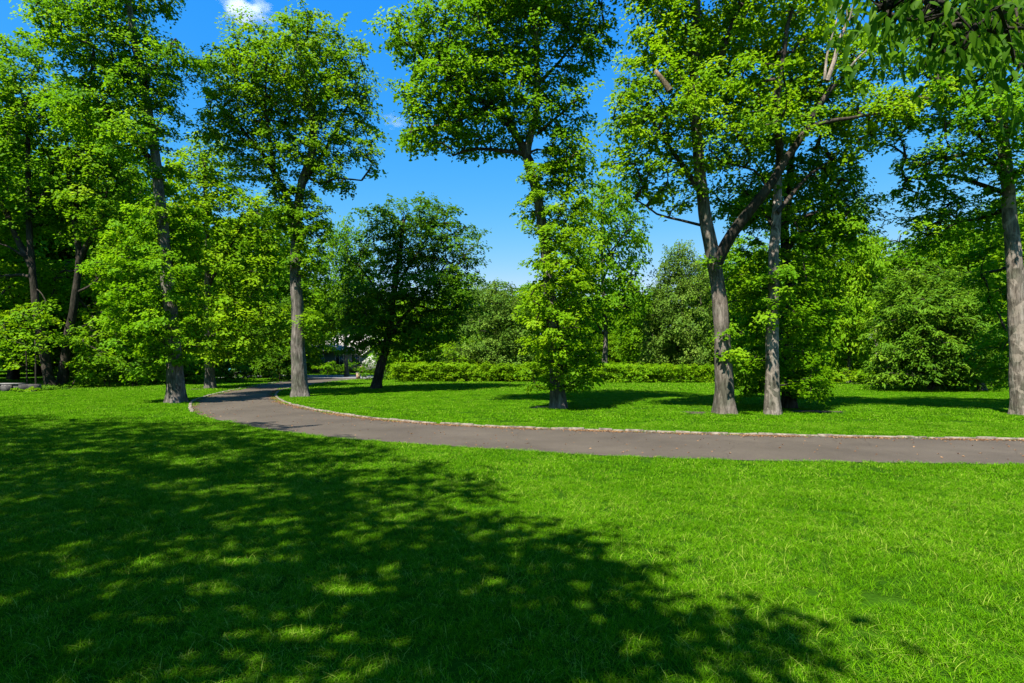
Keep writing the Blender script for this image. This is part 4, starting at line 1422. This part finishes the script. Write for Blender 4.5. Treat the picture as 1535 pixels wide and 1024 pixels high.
# ------------------------------------------------------------------ clouds
def cloud(px, py, rx, ry, label, seed, dens):
    y = 1200.0
    c = P(px, py, y)
    m, nt, N, L = new_mat('cloud_vapour')
    tc = N.new('ShaderNodeTexCoord')
    n1 = N.new('ShaderNodeTexNoise'); n1.inputs['Scale'].default_value = 2.2; n1.inputs['Detail'].default_value = 6; n1.noise_dimensions = '4D'; n1.inputs['W'].default_value = seed
    L.new(tc.outputs['Object'], n1.inputs['Vector'])
    ln_ = N.new('ShaderNodeVectorMath'); ln_.operation = 'LENGTH'
    L.new(tc.outputs['Object'], ln_.inputs[0])
    s1 = N.new('ShaderNodeMath'); s1.operation = 'MULTIPLY_ADD'
    L.new(n1.outputs[0], s1.inputs[0]); s1.inputs[1].default_value = 2.4; s1.inputs[2].default_value = -.55
    s2 = N.new('ShaderNodeMath'); s2.operation = 'SUBTRACT'
    L.new(s1.outputs[0], s2.inputs[0]); L.new(ln_.outputs['Value'], s2.inputs[1])
    s3 = N.new('ShaderNodeMath'); s3.operation = 'MULTIPLY'; s3.use_clamp = False
    L.new(s2.outputs[0], s3.inputs[0]); s3.inputs[1].default_value = dens
    s4 = N.new('ShaderNodeMath'); s4.operation = 'MAXIMUM'; L.new(s3.outputs[0], s4.inputs[0]); s4.inputs[1].default_value = 0
    vs_ = N.new('ShaderNodeVolumePrincipled'); vs_.inputs['Color'].default_value = (.95, .97, 1, 1); vs_.inputs['Anisotropy'].default_value = 0.1
    L.new(s4.outputs[0], vs_.inputs['Density'])
    out = N.new('ShaderNodeOutputMaterial'); L.new(vs_.outputs[0], out.inputs['Volume'])
    bm = bmesh.new(); bmesh.ops.create_icosphere(bm, subdivisions=3, radius=1)
    me = bpy.data.meshes.new('cloud'); bm.to_mesh(me); bm.free()
    me.materials.append(m)
    o = obj('cloud', me)
    o.location = tuple(c)
    o.scale = (rx * y / F, rx * y / F * .8, ry * y / F)
    tag(o, label, 'cloud')


cloud(368, 16, 50, 25, 'small white cloud at the top left of the blue sky', 1.3, .075)
cloud(592, 182, 26, 14, 'faint wisp of cloud between the grey trunk tree and the middle tree', 5.1, .02)

# ------------------------------------------------------------------ light, sky, camera
w = bpy.data.worlds.new('World')
scene.world = w
w.use_nodes = True
nt = w.node_tree
bg = nt.nodes['Background']
sky = nt.nodes.new('ShaderNodeTexSky')
sky.sky_type = 'NISHITA'
sky.sun_disc = False
sky.sun_elevation = SUN_EL
sky.sun_rotation = math.atan2(-SUN_H[0], -SUN_H[1])
sky.air_density = 1.0
sky.dust_density = 0.0
sky.ozone_density = 3.0
# grade of the clear sky (deep polarised blue overhead, only slightly paler low down)
sp = nt.nodes.new('ShaderNodeSeparateColor')
cb = nt.nodes.new('ShaderNodeCombineColor')
nt.links.new(sky.outputs[0], sp.inputs[0])
for ch, (gam, mulv, top) in enumerate([(2.2, 0.098, 1.7), (0.75, 0.67, 2.5), (0.08, 2.72, 3.3)]):
    pw = nt.nodes.new('ShaderNodeMath'); pw.operation = 'POWER'; pw.inputs[1].default_value = gam
    ml = nt.nodes.new('ShaderNodeMath'); ml.operation = 'MULTIPLY'; ml.inputs[1].default_value = mulv
    mn = nt.nodes.new('ShaderNodeMath'); mn.operation = 'MINIMUM'; mn.inputs[1].default_value = top
    nt.links.new(sp.outputs[ch], pw.inputs[0]); nt.links.new(pw.outputs[0], ml.inputs[0])
    nt.links.new(ml.outputs[0], mn.inputs[0]); nt.links.new(mn.outputs[0], cb.inputs[ch])
nt.links.new(cb.outputs[0], bg.inputs['Color'])
bg.inputs['Strength'].default_value = 0.100

sd = bpy.data.lights.new('sun', 'SUN')
sd.energy = 4.3
sd.angle = math.radians(0.53)
sd.color = (1.0, 0.95, 0.86)
so = bpy.data.objects.new('sun', sd)
C.objects.link(so)
dv = Vector((SUN_H[0] * math.cos(SUN_EL), SUN_H[1] * math.cos(SUN_EL), -math.sin(SUN_EL)))
so.rotation_euler = dv.to_track_quat('-Z', 'Y').to_euler()
so.location = (-20, -20, 40)

cam = bpy.data.cameras.new('camera')
cam.sensor_width = 36
cam.lens = F / 1535 * 36
cam.shift_y = (HY - 512) / 1535
cam.clip_start = 0.05
cam.clip_end = 5000
co = bpy.data.objects.new('camera', cam)
C.objects.link(co)
co.location = (0, 0, EYE)
co.rotation_euler = (math.radians(90), 0, 0)
scene.camera = co

scene.view_settings.view_transform = 'Standard'
scene.view_settings.look = 'None'
scene.view_settings.exposure = 1.74
scene.view_settings.gamma = 1
scene.cycles.max_bounces = 8
scene.cycles.diffuse_bounces = 4
scene.cycles.glossy_bounces = 2
scene.cycles.transmission_bounces = 4
scene.cycles.transparent_max_bounces = 4
scene.cycles.volume_bounces = 2
scene.cycles.sample_clamp_indirect = 6
